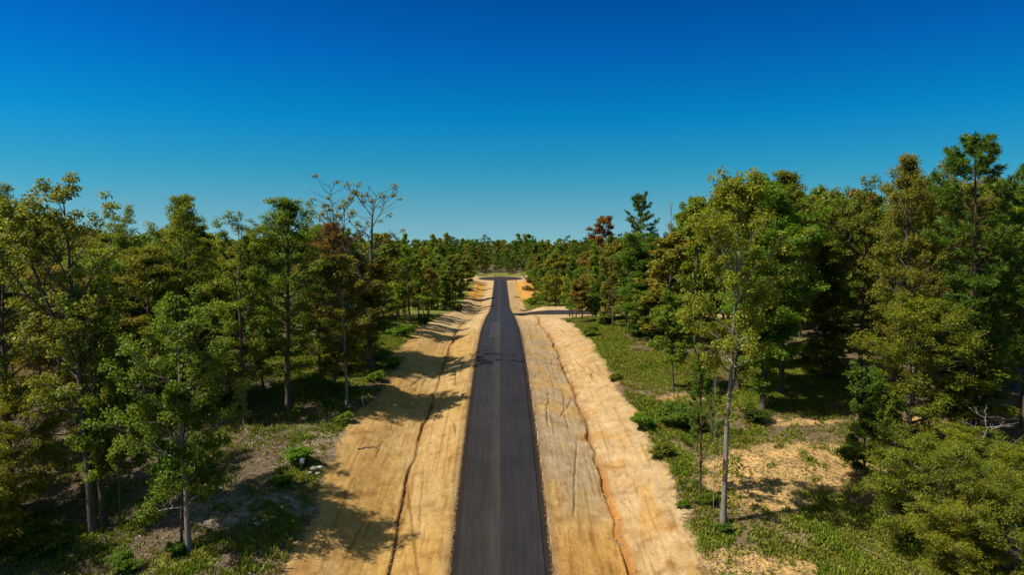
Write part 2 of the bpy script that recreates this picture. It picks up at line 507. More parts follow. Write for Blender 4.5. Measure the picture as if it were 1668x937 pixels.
def asphalt_material(name, lanes=True, base=(.0215, .0188, .0185)):
    m, N, Lk = new_mat(name)
    out = N.new('ShaderNodeOutputMaterial')
    tc = N.new('ShaderNodeTexCoord'); P = tc.outputs['Object']
    fine = n_noise(N, Lk, P, 9, 4, .7)
    big = n_noise(N, Lk, P, .25, 4, .6)
    c = n_mix(N, Lk, 1.0, base, n_ramp(N, Lk, fine, [(.3, .75), (.7, 1.25)]), 'MULTIPLY')
    c = n_mix(N, Lk, .8, c, n_ramp(N, Lk, big, [(.3, .8), (.7, 1.25)]), 'MULTIPLY')
    if lanes:
        sx = N.new('ShaderNodeSeparateXYZ'); Lk.new(P, sx.inputs[0])
        X = sx.outputs[0]; Y = sx.outputs[1]
        streak = n_noise(N, Lk, P, 1, 5, .6, (4.5, .03, 1))
        c = n_mix(N, Lk, .9, c, n_ramp(N, Lk, streak, [(.3, .78), (.7, 1.28)]), 'MULTIPLY')
        # tan dust tracked along the seam, in the left lane
        xw = n_math(N, Lk, 'ADD', X, n_math(N, Lk, 'MULTIPLY', n_math(N, Lk, 'SUBTRACT', big, .5), .5))
        d1 = n_ramp(N, Lk, n_math(N, Lk, 'MULTIPLY', n_math(N, Lk, 'ADD', xw, 3.0), 1 / 6.0), [(.30, 0), (.40, .55), (.482, 1), (.49, 0)])
        dn = n_noise(N, Lk, P, 1, 4, .65, (1.5, .06, 1))
        d1 = n_math(N, Lk, 'MULTIPLY', d1, n_ramp(N, Lk, dn, [(.3, .1), (.7, .75)]))
        c = n_mix(N, Lk, n_math(N, Lk, 'MULTIPLY', d1, .38), c, (.11, .085, .055))
        # dust patch near the side road
        yy = n_math(N, Lk, 'ABSOLUTE', n_math(N, Lk, 'SUBTRACT', Y, 126.0))
        xx = n_math(N, Lk, 'ABSOLUTE', n_math(N, Lk, 'ADD', X, 1.0))
        pm = n_math(N, Lk, 'MULTIPLY', n_math(N, Lk, 'LESS_THAN', n_math(N, Lk, 'ADD', yy, n_math(N, Lk, 'MULTIPLY', dn, 10)), 20),
                    n_ramp(N, Lk, xx, [(.75, 1), (1.0, 0)]))
        c = n_mix(N, Lk, n_math(N, Lk, 'MULTIPLY', pm, .13), c, (.12, .098, .072))
        # cold joint between the two lanes
        j = n_ramp(N, Lk, n_math(N, Lk, 'ABSOLUTE', X), [(.02, 1), (.05, 0)])
        c = n_mix(N, Lk, n_math(N, Lk, 'MULTIPLY', j, .5), c, (.02, .02, .022))
        right = n_ramp(N, Lk, X, [(0, 0), (.02, 1)])
        c = n_mix(N, Lk, right, c, n_mix(N, Lk, 1.0, c, (.88, .86, .95), 'MULTIPLY'))
    if name == 'dark_base_course':             # soil crumbled over the outer edge
        sx = N.new('ShaderNodeSeparateXYZ'); Lk.new(P, sx.inputs[0])
        spill = n_noise(N, Lk, P, 3.5, 6, .75)
        e = n_math(N, Lk, 'ADD', n_math(N, Lk, 'ABSOLUTE', sx.outputs[0]), n_math(N, Lk, 'MULTIPLY', n_math(N, Lk, 'SUBTRACT', spill, .5), 1.1))
        c = n_mix(N, Lk, n_ramp(N, Lk, n_math(N, Lk, 'SUBTRACT', e, 3.0), [(.42, 0), (.60, 1)]), c, (.19, .125, .06))
    p = N.new('ShaderNodeBsdfPrincipled'); p.inputs['Roughness'].default_value = .62 if lanes else .85
    p.inputs['Specular IOR Level'].default_value = .18 if lanes else .12
    Lk.new(c, p.inputs['Base Color'])
    bp = N.new('ShaderNodeBump'); bp.inputs['Strength'].default_value = .25; bp.inputs['Distance'].default_value = .02
    Lk.new(fine, bp.inputs['Height']); Lk.new(bp.outputs[0], p.inputs['Normal'])
    Lk.new(p.outputs[0], out.inputs[0])
    return m


def plain_material(name, c, rough=.7, var=.25, scale=8):
    m, N, Lk = new_mat(name)
    out = N.new('ShaderNodeOutputMaterial')
    tc = N.new('ShaderNodeTexCoord')
    f = n_noise(N, Lk, tc.outputs['Object'], scale, 4, .6)
    cc = n_mix(N, Lk, 1.0, c, n_ramp(N, Lk, f, [(.3, 1 - var), (.7, 1 + var)]), 'MULTIPLY')
    p = N.new('ShaderNodeBsdfPrincipled'); p.inputs['Roughness'].default_value = rough
    Lk.new(cc, p.inputs['Base Color'])
    bp = N.new('ShaderNodeBump'); bp.inputs['Strength'].default_value = .4; bp.inputs['Distance'].default_value = .03
    Lk.new(f, bp.inputs['Height']); Lk.new(bp.outputs[0], p.inputs['Normal'])
    Lk.new(p.outputs[0], out.inputs[0])
    return m


GROUND = ground_material()
ASPHALT = asphalt_material('new_asphalt')
ASPHALT_SIDE = asphalt_material('side_asphalt', False, (.028, .025, .025))
BASECOURSE = asphalt_material('dark_base_course', False, (.020, .014, .011))

# ------------------------------------------------------------------ ground sheet (woods floor + graded earth)


def geo_lines(a, b, s0, g):
    o, s = [a], s0
    while o[-1] < b:
        o.append(o[-1] + s); s *= g
    return np.array(o)


xs_in = np.concatenate([np.arange(-16, -3.4, .08), np.arange(-3.4, 3.4, .4), np.arange(3.4, 16.01, .08)])
xs_mid = np.arange(16.6, 60, .6)
xs_out = geo_lines(60, 4000, 2.0, 1.16)
XS = np.concatenate([-xs_out[::-1], -xs_mid[::-1], xs_in, xs_mid, xs_out])
YS = np.concatenate([-geo_lines(-36, 600, 6, 1.25)[::-1], np.arange(38, 88, .2), np.arange(88, 135, .5), np.arange(135, 215, 1.0),
                     np.arange(215, 480, 3.0), geo_lines(480, 5000, 6, 1.14)])
GX, GY = np.meshgrid(XS, YS)
GZ = ground_z(GX, GY)
nx, ny = len(XS), len(YS)
V = np.stack([GX, GY, GZ], -1).reshape(-1, 3)
i = np.arange((ny - 1))[:, None] * nx + np.arange(nx - 1)[None, :]
Q = np.stack([i, i + 1, i + nx + 1, i + nx], -1).reshape(-1, 4)
x, y = V[:, 0], V[:, 1]
DM = dirt_mask(x, y)


def blob(px, py, rx, ry):
    hx, hy, _ = hit(px, py)
    r = np.hypot((x - hx) / rx, (y - hy) / ry) + .5 * fbm(x * .25, y * .25, int(px), 3)
    return 1 - sst(.6, 1.1, r)


# soil colours (albedo)
n1 = fbm(x * .15, y * .09, 101, 4); n2 = fbm(x * .5, y * .3, 102, 4)
gold = np.array([.355, .222, .078]); cream = np.array([.395, .284, .152]); grey = np.array([.300, .222, .135]); orange = np.array([.37, .20, .05]); rust = np.array([.27, .13, .04])


def lerp(a, b, f):
    f = np.clip(f, 0, 1)[:, None]
    return a * (1 - f) + b * f


soil = np.tile(gold, (len(x), 1))
soil = lerp(soil, cream, sst(-.12, .2, n1) * .55)
rin = sst(3.4, 3.8, x) * (1 - sst(-.4, .2, x - rill_right(y)))
soil = lerp(soil, lerp(np.tile(grey, (len(x), 1)), gold, sst(-.02, .14, n2) * .8), rin * sst(46, 60, y + 10 * n1) * (1 - sst(135, 150, y)) * .9)
soil = lerp(soil, orange, rin * (1 - sst(46, 56, y + 12 * n1)) * .7)
rout = sst(0, .5, x - rill_right(y))
soil = lerp(soil, cream, rout * (.55 + .8 * n2) * (1 - sst(215, 235, y)))
soil = lerp(soil, orange, rout * sst(.08, .2, n2) * .6)
soil = lerp(soil, cream * 1.05, sst(108, 140, y) * (1 - sst(225, 245, y)) * (.7 + n2))
far_or = sst(275, 300, y) * (1 - sst(378, 388, y)) * sst(7.5, 9, np.abs(x)) * (1 - sst(22, 24, np.abs(x)))
soil = lerp(soil, np.array([.42, .215, .045]), far_or * .95)
soil = lerp(soil, cream, sst(240, 270, y) * (1 - far_or) * .6)
for rl in (rill_left(y), rill_right(y)):       # rusty clay in the washed-out rills
    soil = lerp(soil, rust, np.exp(-((x - rl) / .5) ** 2) * .8 * sst(-.15, .1, n2 + .05))
    near_clay = (x > 0) * (1 - sst(54, 64, y))
    soil = lerp(soil, np.array([.085, .05, .022]), np.exp(-((x - rl) / .13) ** 2) * (.72 - .5 * near_clay) * (.45 + .55 * sst(.3, .65, vnoise(y * .5, y * 0 + 2.2, 65))) * (1 - sst(120, 150, y)))
    soil = lerp(soil, np.array([.33, .145, .028]), np.exp(-((x - rl - .1) / .38) ** 2) * near_clay * .9)
soil = lerp(soil, np.array([.17, .12, .075]), (1 - sst(.3, .8, np.abs(x) - 3.5)) * .55)
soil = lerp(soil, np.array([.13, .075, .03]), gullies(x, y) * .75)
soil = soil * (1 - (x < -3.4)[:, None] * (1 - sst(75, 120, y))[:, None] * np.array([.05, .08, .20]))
bank = sst(10.0, 11, -x) * (1 - sst(14, 15, -x)) * (1 - sst(120, 140, y))
soil = lerp(soil, np.array([.32, .188, .062]), bank * (.5 + 2 * n2))

# woods floor
lit = np.tile(np.array([.105, .08, .052]), (len(x), 1))
right = sst(10, 14, x) * (1 - sst(90, 130, y))
lit = lerp(lit, np.array([.15, .11, .058]), right * (.6 + n1))
sand = np.zeros(len(x))
for b in ((1310, 750, 7, 5.0), (1220, 760, 5.0, 1.8), (1390, 750, 5, 4), (1290, 690, 6, .9), (1120, 650, 4, 2.0), (1235, 800, 4.5, 3.5), (1200, 920, 3, 2), (1290, 930, 2.6, 2.0), (1500, 690, 3, 2)):
    sand = np.maximum(sand, blob(*b))
lit = lerp(lit, np.array([.385, .252, .098]), sand * .95)
lit = lerp(lit, np.array([.23, .20, .17]), blob(400, 830, 6, 2.2) * .8)
lit = lerp(lit, np.array([.24, .19, .13]), blob(560, 720, 5, 3) * .6)

GR = .16 + .9 * np.clip(n1 + .02, 0, 1) * (np.abs(x) > 13)
for b, a in (((1075, 600, 7, 12), .7), ((560, 590, 9, 14), .7), ((620, 560, 6, 16), .75), ((1000, 580, 4, 9), .8), ((985, 555, 5, 14), .6), ((1040, 590, 5, 10), .75), ((1050, 680, 4, 5), .8), ((1075, 745, 3.0, 4.0), .8), ((1130, 700, 5, 4), .55), ((1300, 610, 12, 10), .45), ((1290, 650, 10, 3), .5), ((1260, 725, 6, 2.2), .55),
             ((1380, 860, 4, 3), .75), ((1430, 910, 5, 3), .75), ((1340, 925, 3, 2), .5), ((1150, 880, 2, 3), .45), ((600, 590, 6, 12), .85), ((560, 620, 5, 6), .6), ((660, 545, 4, 16), .8), ((700, 522, 5, 20), .9), ((640, 527, 12, 20), .8),
             ((500, 770, 2.0, 2.0), .7), ((480, 640, 6, 4), .45), ((560, 690, 1.6, 1.6), .6), ((60, 880, 5, 3), .45), ((300, 915, 3, 2), .5), ((500, 580, 8, 10), .5), ((350, 900, 6, 4), .2), ((960, 515, 8, 6), .7), ((1000, 535, 8, 10), .65)):
    GR = np.maximum(GR, blob(*b) * min(1.0, a * 1.35))
GR = np.maximum(GR, .85 * sst(222, 232, y) * (1 - sst(285, 300, y)) * sst(8.5, 10, x))
GR = GR * (1 - .85 * sand)
GR = np.maximum(GR, .62 * sst(150, 200, y) * sst(13, 16, np.abs(x)))
GR = np.maximum(GR, .55 * sst(425, 428, y) * (1 - .3 * sst(454, 460, y)))
DM = DM * (1 - sst(222, 232, y) * (1 - sst(285, 300, y)) * sst(8.5, 10, x) * (.9 + .0 * x))


def ground_part(name, sel):
    q = Q[sel]
    u, inv = np.unique(q, return_inverse=True)
    me = mesh_from(name, V[u], inv.reshape(q.shape), [GROUND], True)
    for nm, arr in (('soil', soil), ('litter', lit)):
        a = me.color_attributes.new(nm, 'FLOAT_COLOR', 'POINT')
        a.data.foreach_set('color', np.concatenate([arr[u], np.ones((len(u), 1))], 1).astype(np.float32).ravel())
    for nm, arr in (('dirt', DM), ('green', GR)):
        a = me.attributes.new(nm, 'FLOAT', 'POINT')
        a.data.foreach_set('value', arr[u].astype(np.float32))
    o = link(name, me)
    o['kind'] = 'structure'
    return o


fm = DM[Q].mean(1)
ground_part('ground', fm < .5)
ground_part('earth_verge', fm >= .5)

# ------------------------------------------------------------------ roads
END_Y = 392.0


def strip_mesh(name, ys, xl, xr, dz, mat, thick=0.0, cols=6):
    n = len(ys)
    t = np.linspace(0, 1, cols)
    X = xl[:, None] * (1 - t) + xr[:, None] * t
    Y = np.repeat(ys[:, None], cols, 1)
    Z = road_z(Y) + dz
    b = MB()
    v = np.stack([X, Y, Z], -1).reshape(-1, 3)
    k = np.arange(n - 1)[:, None] * cols + np.arange(cols - 1)[None, :]
    b.add(v, np.stack([k, k + 1, k + cols + 1, k + cols], -1).reshape(-1, 4))
    if thick:
        for j in (0, cols - 1):
            top = v.reshape(n, cols, 3)[:, j]; bot = top - [0, 0, thick]
            vv = np.stack([top, bot], 1).reshape(-1, 3)
            k = np.arange(n - 1) * 2
            b.add(vv, np.stack([k, k + 1, k + 3, k + 2], -1))
    return b.mesh(name, [mat])


ry = np.concatenate([np.arange(-60, 40, 4.0), np.arange(40, END_Y, 1.0)])
wob = .07 * fbm(ry * .3, ry * 0, 201, 3)
ry2 = np.concatenate([np.arange(-60, 40, 4.0), np.arange(40, 110, .25), np.arange(110, END_Y, 1.0)])
wob2 = .42 * fbm(ry2 * .9, ry2 * 0, 203, 5)
wob3 = .42 * fbm(ry2 * .9, ry2 * 0, 204, 5)
o = link('road', strip_mesh('road', ry, -3.0 + wob, 3.0 + wob, 0.0, ASPHALT, .085)); o['kind'] = 'structure'
o = link('road_shoulder', strip_mesh('road_shoulder', ry2, -3.5 + wob2, 3.55 + wob3, -.085, BASECOURSE, .12)); o['kind'] = 'structure'

# side road with rounded corners at the junction
SY, SW = 187.0, 4.0


def side_edge(sgn):
    pts = []
    r = 6.0
    for a in np.linspace(0, math.pi / 2, 9):
        pts.append((3.02 + r - r * math.cos(a), SY + sgn * (SW + r - r * math.sin(a))))
    pts += [(xx, SY + sgn * SW) for xx in np.arange(11, 122, 3.0)]
    return np.array(pts)


ea, eb = side_edge(-1), side_edge(1)
b = MB()
n = len(ea)
t = np.linspace(0, 1, 7)
PT = ea[:, None, :] * (1 - t)[None, :, None] + eb[:, None, :] * t[None, :, None]
Z = road_z(PT[..., 1]) * 1.0 - .004 + .9 * t[None, :] * sst(4, 14, PT[..., 0])
v = np.concatenate([PT, Z[..., None]], -1).reshape(-1, 3)
k = np.arange(n - 1)[:, None] * 7 + np.arange(6)[None, :]
b.add(v, np.stack([k, k + 7, k + 8, k + 1], -1).reshape(-1, 4))
for j in (0, 6):
    top = v.reshape(n, 7, 3)[:, j]; bot = top - [0, 0, .25]
    vv = np.stack([top, bot], 1).reshape(-1, 3); k = np.arange(n - 1) * 2
    b.add(vv, np.stack([k, k + 1, k + 3, k + 2], -1))
o = link('side_road', b.mesh('side_road', [ASPHALT_SIDE])); o['kind'] = 'structure'

# turnaround at the end of the road
b = MB()
th = np.linspace(0, 2 * math.pi, 49)[:-1]
rr = np.array([.01, 4, 8, 11, 13.2])
PX = rr[:, None] * np.cos(th); PY = 404 + rr[:, None] * np.sin(th)
v = np.stack([PX, PY, road_z(PY) + .004], -1).reshape(-1, 3)
k = np.arange(4)[:, None] * 48; j = np.arange(48)[None, :]
b.add(v, np.stack([k + j, k + (j + 1) % 48, k + 48 + (j + 1) % 48, k + 48 + j], -1).reshape(-1, 4)[:, ::-1])
top = v.reshape(5, 48, 3)[4]; vv = np.vstack([top, top - [0, 0, .3]]); j = np.arange(48)
b.add(vv, np.stack([j, (j + 1) % 48, 48 + (j + 1) % 48, 48 + j], -1))
o = link('turnaround', b.mesh('turnaround', [ASPHALT_SIDE])); o['kind'] = 'structure'

# ------------------------------------------------------------------ trees: each kind is built once as trunk mesh + crown mesh


def poly_at(P, t):
    f = np.clip(t, 0, 1) * (len(P) - 1)
    i = int(min(math.floor(f), len(P) - 2))
    return P[i] + (P[i + 1] - P[i]) * (f - i)


def broadleaf(seed, H=22, cb=.4, Rr=4.0, limbs=30, subs=5, leaves=70, ls=.26, lw=.2, clump=.62, top_shape='oval', drop=.12, vine=None,
              bare_top=None, r0=None, bark=None, fork=False, twig=True, wander=.14, lowtufts=0, flat=.65, up=.5, elev0=22, elev1=66):
    rng = np.random.default_rng(seed)
    T = MB()
    n = 15
    tz = np.linspace(0, H * .97, n)
    wx = np.cumsum(rng.normal(0, wander, n)) * np.linspace(0, 1, n); wy = np.cumsum(rng.normal(0, wander, n)) * np.linspace(0, 1, n)
    P = np.stack([wx, wy, tz], 1)
    r0 = r0 or H * .0105
    tt = np.linspace(0, 1, n)
    rad = r0 * (1 - tt) ** .8 + .025
    rad[0] *= 1.35
    P[0, 2] = -.5
    T.tube(P, rad, 8 if twig else 5)
    C, CR = [], []

    def limb(base, az, el, L, r, depth, tfrac):
        m = 6 if depth == 0 else 4
        u = np.linspace(0, 1, m)
        d = np.array([math.cos(az) * math.cos(el), math.sin(az) * math.cos(el), math.sin(el)])
        bend = rng.normal(0, .12, 3); bend[2] += .16
        pts = base + d * (u * L)[:, None] + bend * (L * u ** 2)[:, None] + rng.normal(0, .03 * L, (m, 3)) * u[:, None]
        if twig or depth == 0:
            T.tube(pts, np.linspace(r, max(.012, r * .25), m), 5 if depth == 0 else 3)
        return pts
    K = limbs
    trunk_list = [P]
    if fork:
        az = rng.uniform(0, 6.28)
        b0 = poly_at(P, .5)
        hh = H * .42
        u = np.linspace(0, 1, 8)
        P2 = b0 + np.stack([math.cos(az) * Rr * .6 * np.sin(u * 1.4), math.sin(az) * Rr * .6 * np.sin(u * 1.4), u * hh], 1)
        T.tube(P2, r0 * .55 * (1 - u) ** .8 + .02, 6)
        trunk_list.append(P2)
    for k in range(K):
        s = (k + rng.uniform(0, 1)) / K
        t = cb + (1 - cb) * s
        if top_shape == 'oval':
            pr = math.sin(math.pi * (s * .86 + .12)) ** .7
        elif top_shape == 'cone':
            pr = (1 - s) ** .75 * .95 + .08
        elif top_shape == 'vase':
            pr = .45 + .6 * s if s < .85 else .8
        else:
            pr = .75 + .25 * math.sin(s * 9)
        Pp = P
        if fork and t > .55 and k % 2:
            Pp = trunk_list[1]; base = poly_at(Pp, (t - .5) / .5)
        else:
            base = poly_at(P, t)
        az = k * 2.4 + rng.normal(0, .35)
        el = R(elev0 + (elev1 - elev0) * s ** 1.3 + rng.normal(0, 9))
        L = Rr * pr * rng.uniform(.62, 1.22)
        pts = limb(base, az, el, L, max(.03, r0 * .42 * (1 - s * .65)), 0, t)
        nsub = max(2, int(subs * (.6 + .6 * L / Rr)))
        sparse_here = bare_top is not None and t > bare_top
        for q in range(nsub):
            uu = .3 + .7 * (q + rng.uniform(0, 1)) / nsub
            b2 = poly_at(pts, uu)
            side = 1 if q % 2 else -1
            sp = limb(b2, az + side * rng.uniform(.45, 1.15), el * .6 + R(rng.normal(8, 18)), L * rng.uniform(.28, .5), .035, 1, t)
            if rng.random() < drop:
                continue
            if sparse_here and rng.random() < .40:
                if rng.random() < .85:
                    for _w in range(3):
                        limb(poly_at(sp, rng.uniform(.4, 1)), az + rng.normal(0, .9), el + rng.normal(.3, .3), L * rng.uniform(.14, .28), .018, 2, t)
                    limb(sp[2], az + rng.normal(0, .8), el + .3, L * .22, .02, 2, t)
                continue
            C.append(sp[-1]); CR.append(clump * rng.uniform(.7, 1.25) * (.62 if sparse_here else 1))
            if not sparse_here:
                C.append(sp[2] + rng.normal(0, .12, 3)); CR.append(clump * rng.uniform(.6, 1.1))
        if not sparse_here:
            C.append(pts[-1]); CR.append(clump * rng.uniform(.7, 1.2))
    if not bare_top:
        for Pp in trunk_list:
            for q in range(3):
                C.append(Pp[-1] + rng.normal(0, .25, 3)); CR.append(clump * .8)
    if vine:
        z0, z1, rv, m = vine
        for q in range(m):
            tq = rng.uniform(z0, z1)
            a = rng.uniform(0, 6.28)
            rr_ = rv * (1.0 - .5 * (tq - z0) / (z1 - z0)) * rng.uniform(.2, 1.0)
            C.append(poly_at(P, tq) + np.array([math.cos(a) * rr_, math.sin(a) * rr_, 0])); CR.append(clump * rng.uniform(.6, 1.0))
    for q in range(lowtufts):
        tq = rng.uniform(.12, cb)
        a = rng.uniform(0, 6.28)
        l = rng.uniform(.5, 1.6)
        pp = poly_at(P, tq)
        e = pp + np.array([math.cos(a) * l, math.sin(a) * l, .35 * l])
        T.tube(np.stack([pp, (pp + e) / 2 + [0, 0, .05], e]), [.025, .018, .01], 3)
        C.append(e); CR.append(clump * .7)
    C = np.array(C); CR = np.array(CR)
    cnt = np.maximum(4, (leaves * (CR / clump) ** 2 * rng.uniform(.7, 1.2, len(C))).astype(int))
    ctr = np.repeat(C, cnt, 0); rr_ = np.repeat(CR, cnt)
    off = rng.normal(size=(len(ctr), 3)); off /= np.linalg.norm(off, axis=1)[:, None]
    off *= (rng.uniform(0, 1, len(ctr)) ** .5)[:, None]
    off[:, 2] *= flat
    # leaves droop at the rim of each spray
    pos = ctr + off * rr_[:, None]
    pos[:, 2] -= .25 * rr_ * (off[:, 0] ** 2 + off[:, 1] ** 2)
    Vv, Qq = leaf_cards(pos, rng, ls, lw, up, .22, off * .8)
    return dict(trunk=T.mesh('trunk', [bark or BARK], True), crown=mesh_from('crown', Vv, Qq, [LEAF]), H=H, R=Rr)


def needle_tufts(C, D, rng, n, L, W):
    cnt = len(C)
    c = np.repeat(C, n, 0); d0 = np.repeat(D, n, 0)
    d = d0 * .75 + rng.normal(0, .62, (cnt * n, 3)); d[:, 2] += .12
    d /= np.linalg.norm(d, axis=1)[:, None]
    s = np.cross(d, rng.normal(size=(cnt * n, 3))); s /= np.linalg.norm(s, axis=1)[:, None] + 1e-9
    l = (L * rng.uniform(.7, 1.25, cnt * n))[:, None]
    c = c + rng.normal(0, .06, c.shape)
    v = np.stack([c - s * W * .5, c + s * W * .5, c + d * l + s * W * .35, c + d * l - s * W * .35], 1)
    return v.reshape(-1, 3), np.arange(cnt * n * 4).reshape(-1, 4)


def pine(seed, H=26, cb=.5, Rr=3.6, limbs=44, subs=7, n=16, L=.36, W=.05, young=False, twig=True, stubs=6):
    rng = np.random.default_rng(seed)
    T = MB()
    m = 14
    tz = np.linspace(0, H * .98, m)
    P = np.stack([np.cumsum(rng.normal(0, .09, m)) * np.linspace(0, 1, m), np.cumsum(rng.normal(0, .09, m)) * np.linspace(0, 1, m), tz], 1)
    P[0, 2] = -.5
    r0 = H * .0085
    tt = np.linspace(0, 1, m)
    rad = r0 * (1 - tt) ** .7 + .03; rad[0] *= 1.25
    T.tube(P, rad, 8 if twig else 5)
    C, D = [], []
    for k in range(limbs):
        s = (k + rng.uniform(0, 1)) / limbs
        t = cb + (1 - cb) * s
        base = poly_at(P, t)
        az = k * 2.4 + rng.normal(0, .4)
        pr = ((1 - s) ** .6 * .9 + .16) if young else (math.sin(math.pi * (s * .8 + .16)) ** .6)
        Ln = Rr * pr * rng.uniform(.5, 1.2)
        el = R((-8 if not young else 10) + 58 * s ** 1.6 + rng.normal(0, 8))
        u = np.linspace(0, 1, 6)
        d = np.array([math.cos(az) * math.cos(el), math.sin(az) * math.cos(el), math.sin(el)])
        pts = base + d * (u * Ln)[:, None] + np.array([0, 0, .22]) * (Ln * u ** 2)[:, None] + rng.normal(0, .03 * Ln, (6, 3)) * u[:, None]
        T.tube(pts, np.linspace(max(.03, r0 * .28 * (1 - .6 * s)), .015, 6), 4)
        ns = max(3, int(subs * (.5 + .6 * Ln / Rr)))
        for q in range(ns):
            uu = .38 + .62 * (q + rng.uniform(0, 1)) / ns
            b2 = poly_at(pts, uu)
            a2 = az + (1 if q % 2 else -1) * rng.uniform(.3, 1.1)
            l2 = Ln * rng.uniform(.12, .34)
            e2 = R(rng.uniform(0, 45))
            d2 = np.array([math.cos(a2) * math.cos(e2), math.sin(a2) * math.cos(e2), math.sin(e2)])
            e = b2 + d2 * l2
            if twig:
                T.tube(np.stack([b2, (b2 + e) / 2, e]), [.02, .016, .012], 3)
            for w in (1.0, .55):
                C.append(b2 + (e - b2) * w); D.append(d2)
        C.append(pts[-1]); D.append(d)
    for q in range(stubs):
        tq = rng.uniform(.25, cb)
        a = rng.uniform(0, 6.28); l = rng.uniform(.4, 1.4)
        pp = poly_at(P, tq)
        T.tube(np.stack([pp, pp + [math.cos(a) * l, math.sin(a) * l, -.1 * l]]), [.03, .01], 3)
    C.append(P[-1]); D.append(np.array([0, 0, 1.0]))
    Vv, Qq = needle_tufts(np.array(C), np.array(D), rng, n, L, W)
    return dict(trunk=T.mesh('trunk', [PINEBARK], True), crown=mesh_from('crown', Vv, Qq, [NEEDLE]), H=H, R=Rr)


def snag(seed, H=18, Rr=2.6, limbs=14, cb=.45):
    rng = np.random.default_rng(seed)
    T = MB()
    m = 12
    P = np.stack([np.cumsum(rng.normal(0, .12, m)) * np.linspace(0, 1, m), np.cumsum(rng.normal(0, .12, m)) * np.linspace(0, 1, m), np.linspace(-.4, H, m)], 1)
    T.tube(P, H * .009 * (1 - np.linspace(0, 1, m)) ** .8 + .02, 6)
    for k in range(limbs):
        s = (k + rng.uniform()) / limbs
        base = poly_at(P, cb + (1 - cb) * s)
        az, el, Ln = k * 2.4 + rng.normal(0, .4), R(35 + 30 * s + rng.normal(0, 10)), Rr * (1.1 - .6 * s) * rng.uniform(.5, 1.2)
        d = np.array([math.cos(az) * math.cos(el), math.sin(az) * math.cos(el), math.sin(el)])
        u = np.linspace(0, 1, 5)
        pts = base + d * (u * Ln)[:, None] + rng.normal(0, .05 * Ln, (5, 3)) * u[:, None]
        T.tube(pts, np.linspace(.05, .015, 5), 4)
        for q in range(4):
            b2 = poly_at(pts, rng.uniform(.35, 1)); d2 = d + rng.normal(0, .6, 3); d2 /= np.linalg.norm(d2)
            T.tube(np.stack([b2, b2 + d2 * Ln * .2, b2 + d2 * Ln * .42 + [0, 0, .1]]), [.022, .017, .01], 3)
    return dict(trunk=T.mesh('trunk', [DEADWOOD], True), crown=None, H=H, R=Rr)


K = {}                                          # library of kinds; the meshes are shared by the copies
K['sparse'] = broadleaf(11, 26, .34, 4.6, 36, 5, 69, 0.23, 0.16, .62, 'oval', .30, fork=True, twig=True)
K['low'] = broadleaf(12, 19, .16, 4.2, 36, 6, 73, 0.21, 0.14, .66, 'oval', .22, bark=PALEBARK)
K['pale'] = broadleaf(10, 25, .44, 4.0, 34, 6, 81, 0.21, 0.14, .62, 'oval', .12, bark=PALEBARK, lowtufts=30, r0=.22)
K['slender'] = broadleaf(9, 18, .22, 2.6, 34, 5, 78, 0.20, 0.14, .56, 'oval', .24, bark=PALEBARK, r0=.12)
K['tall'] = broadleaf(13, 25, .26, 4.0, 42, 6, 81, 0.21, 0.14, .66, 'oval', .24, lowtufts=14)
K['tall2'] = broadleaf(14, 23, .20, 3.8, 34, 6, 77, 0.20, 0.14, .64, 'vase', .24, fork=True)
K['dense'] = broadleaf(15, 22, .20, 4.0, 44, 7, 108, 0.20, 0.14, .70, 'oval', .14, vine=(.08, .6, 1.0, 110))
K['round'] = broadleaf(16, 18, .14, 4.6, 42, 7, 86, 0.20, 0.13, .72, 'oval', .20)
K['vine'] = broadleaf(17, 20, .30, 2.7, 34, 5, 105, 0.20, 0.14, .66, 'column', .08, vine=(.05, .92, 1.7, 240), elev0=0, elev1=55)
K['baretop'] = broadleaf(18, 21, .40, 3.9, 34, 6, 80, 0.22, 0.15, .52, 'vase', .15, bare_top=.60, fork=True, vine=(.1, .5, .8, 70), elev0=30, elev1=70, flat=1.0)
K['feather'] = broadleaf(19, 9, .12, 4.6, 46, 9, 95, .20, .075, .66, 'oval', .16, r0=.11, flat=.5, up=.7, elev0=8, elev1=50)
K['feather2'] = broadleaf(20, 8.5, .18, 4.2, 42, 9, 90, .20, .075, .62, 'vase', .2, r0=.1, flat=.5, up=.7, elev0=12, elev1=55)
K['narrow'] = broadleaf(21, 10, .12, 1.7, 34, 5, 105, 0.20, 0.14, .48, 'column', .08, r0=.1, elev0=10, elev1=60)
K['small'] = broadleaf(22, 10, .32, 2.5, 26, 5, 55, .23, .17, .50, 'oval', .08, r0=.09)
K['small2'] = broadleaf(23, 8, .30, 2.3, 24, 5, 55, .22, .16, .48, 'vase', .12, r0=.07)
K['pine'] = pine(31, 30, .46, 4.0, 56, 10, 26, .42, .06)
K['pine2'] = pine(32, 26, .56, 3.6, 44, 10, 26, .42, .06)
K['youngpine'] = pine(33, 11, .35, 2.2, 34, 6, 16, .34, .05, young=True)
K['snag'] = snag(41)
K['snag2'] = snag(42, 9, 3.2, 12, .25)
K['bush'] = broadleaf(24, 1.8, .05, 1.2, 22, 4, 40, .16, .11, .34, 'oval', .05, r0=.03, elev0=15, elev1=70)
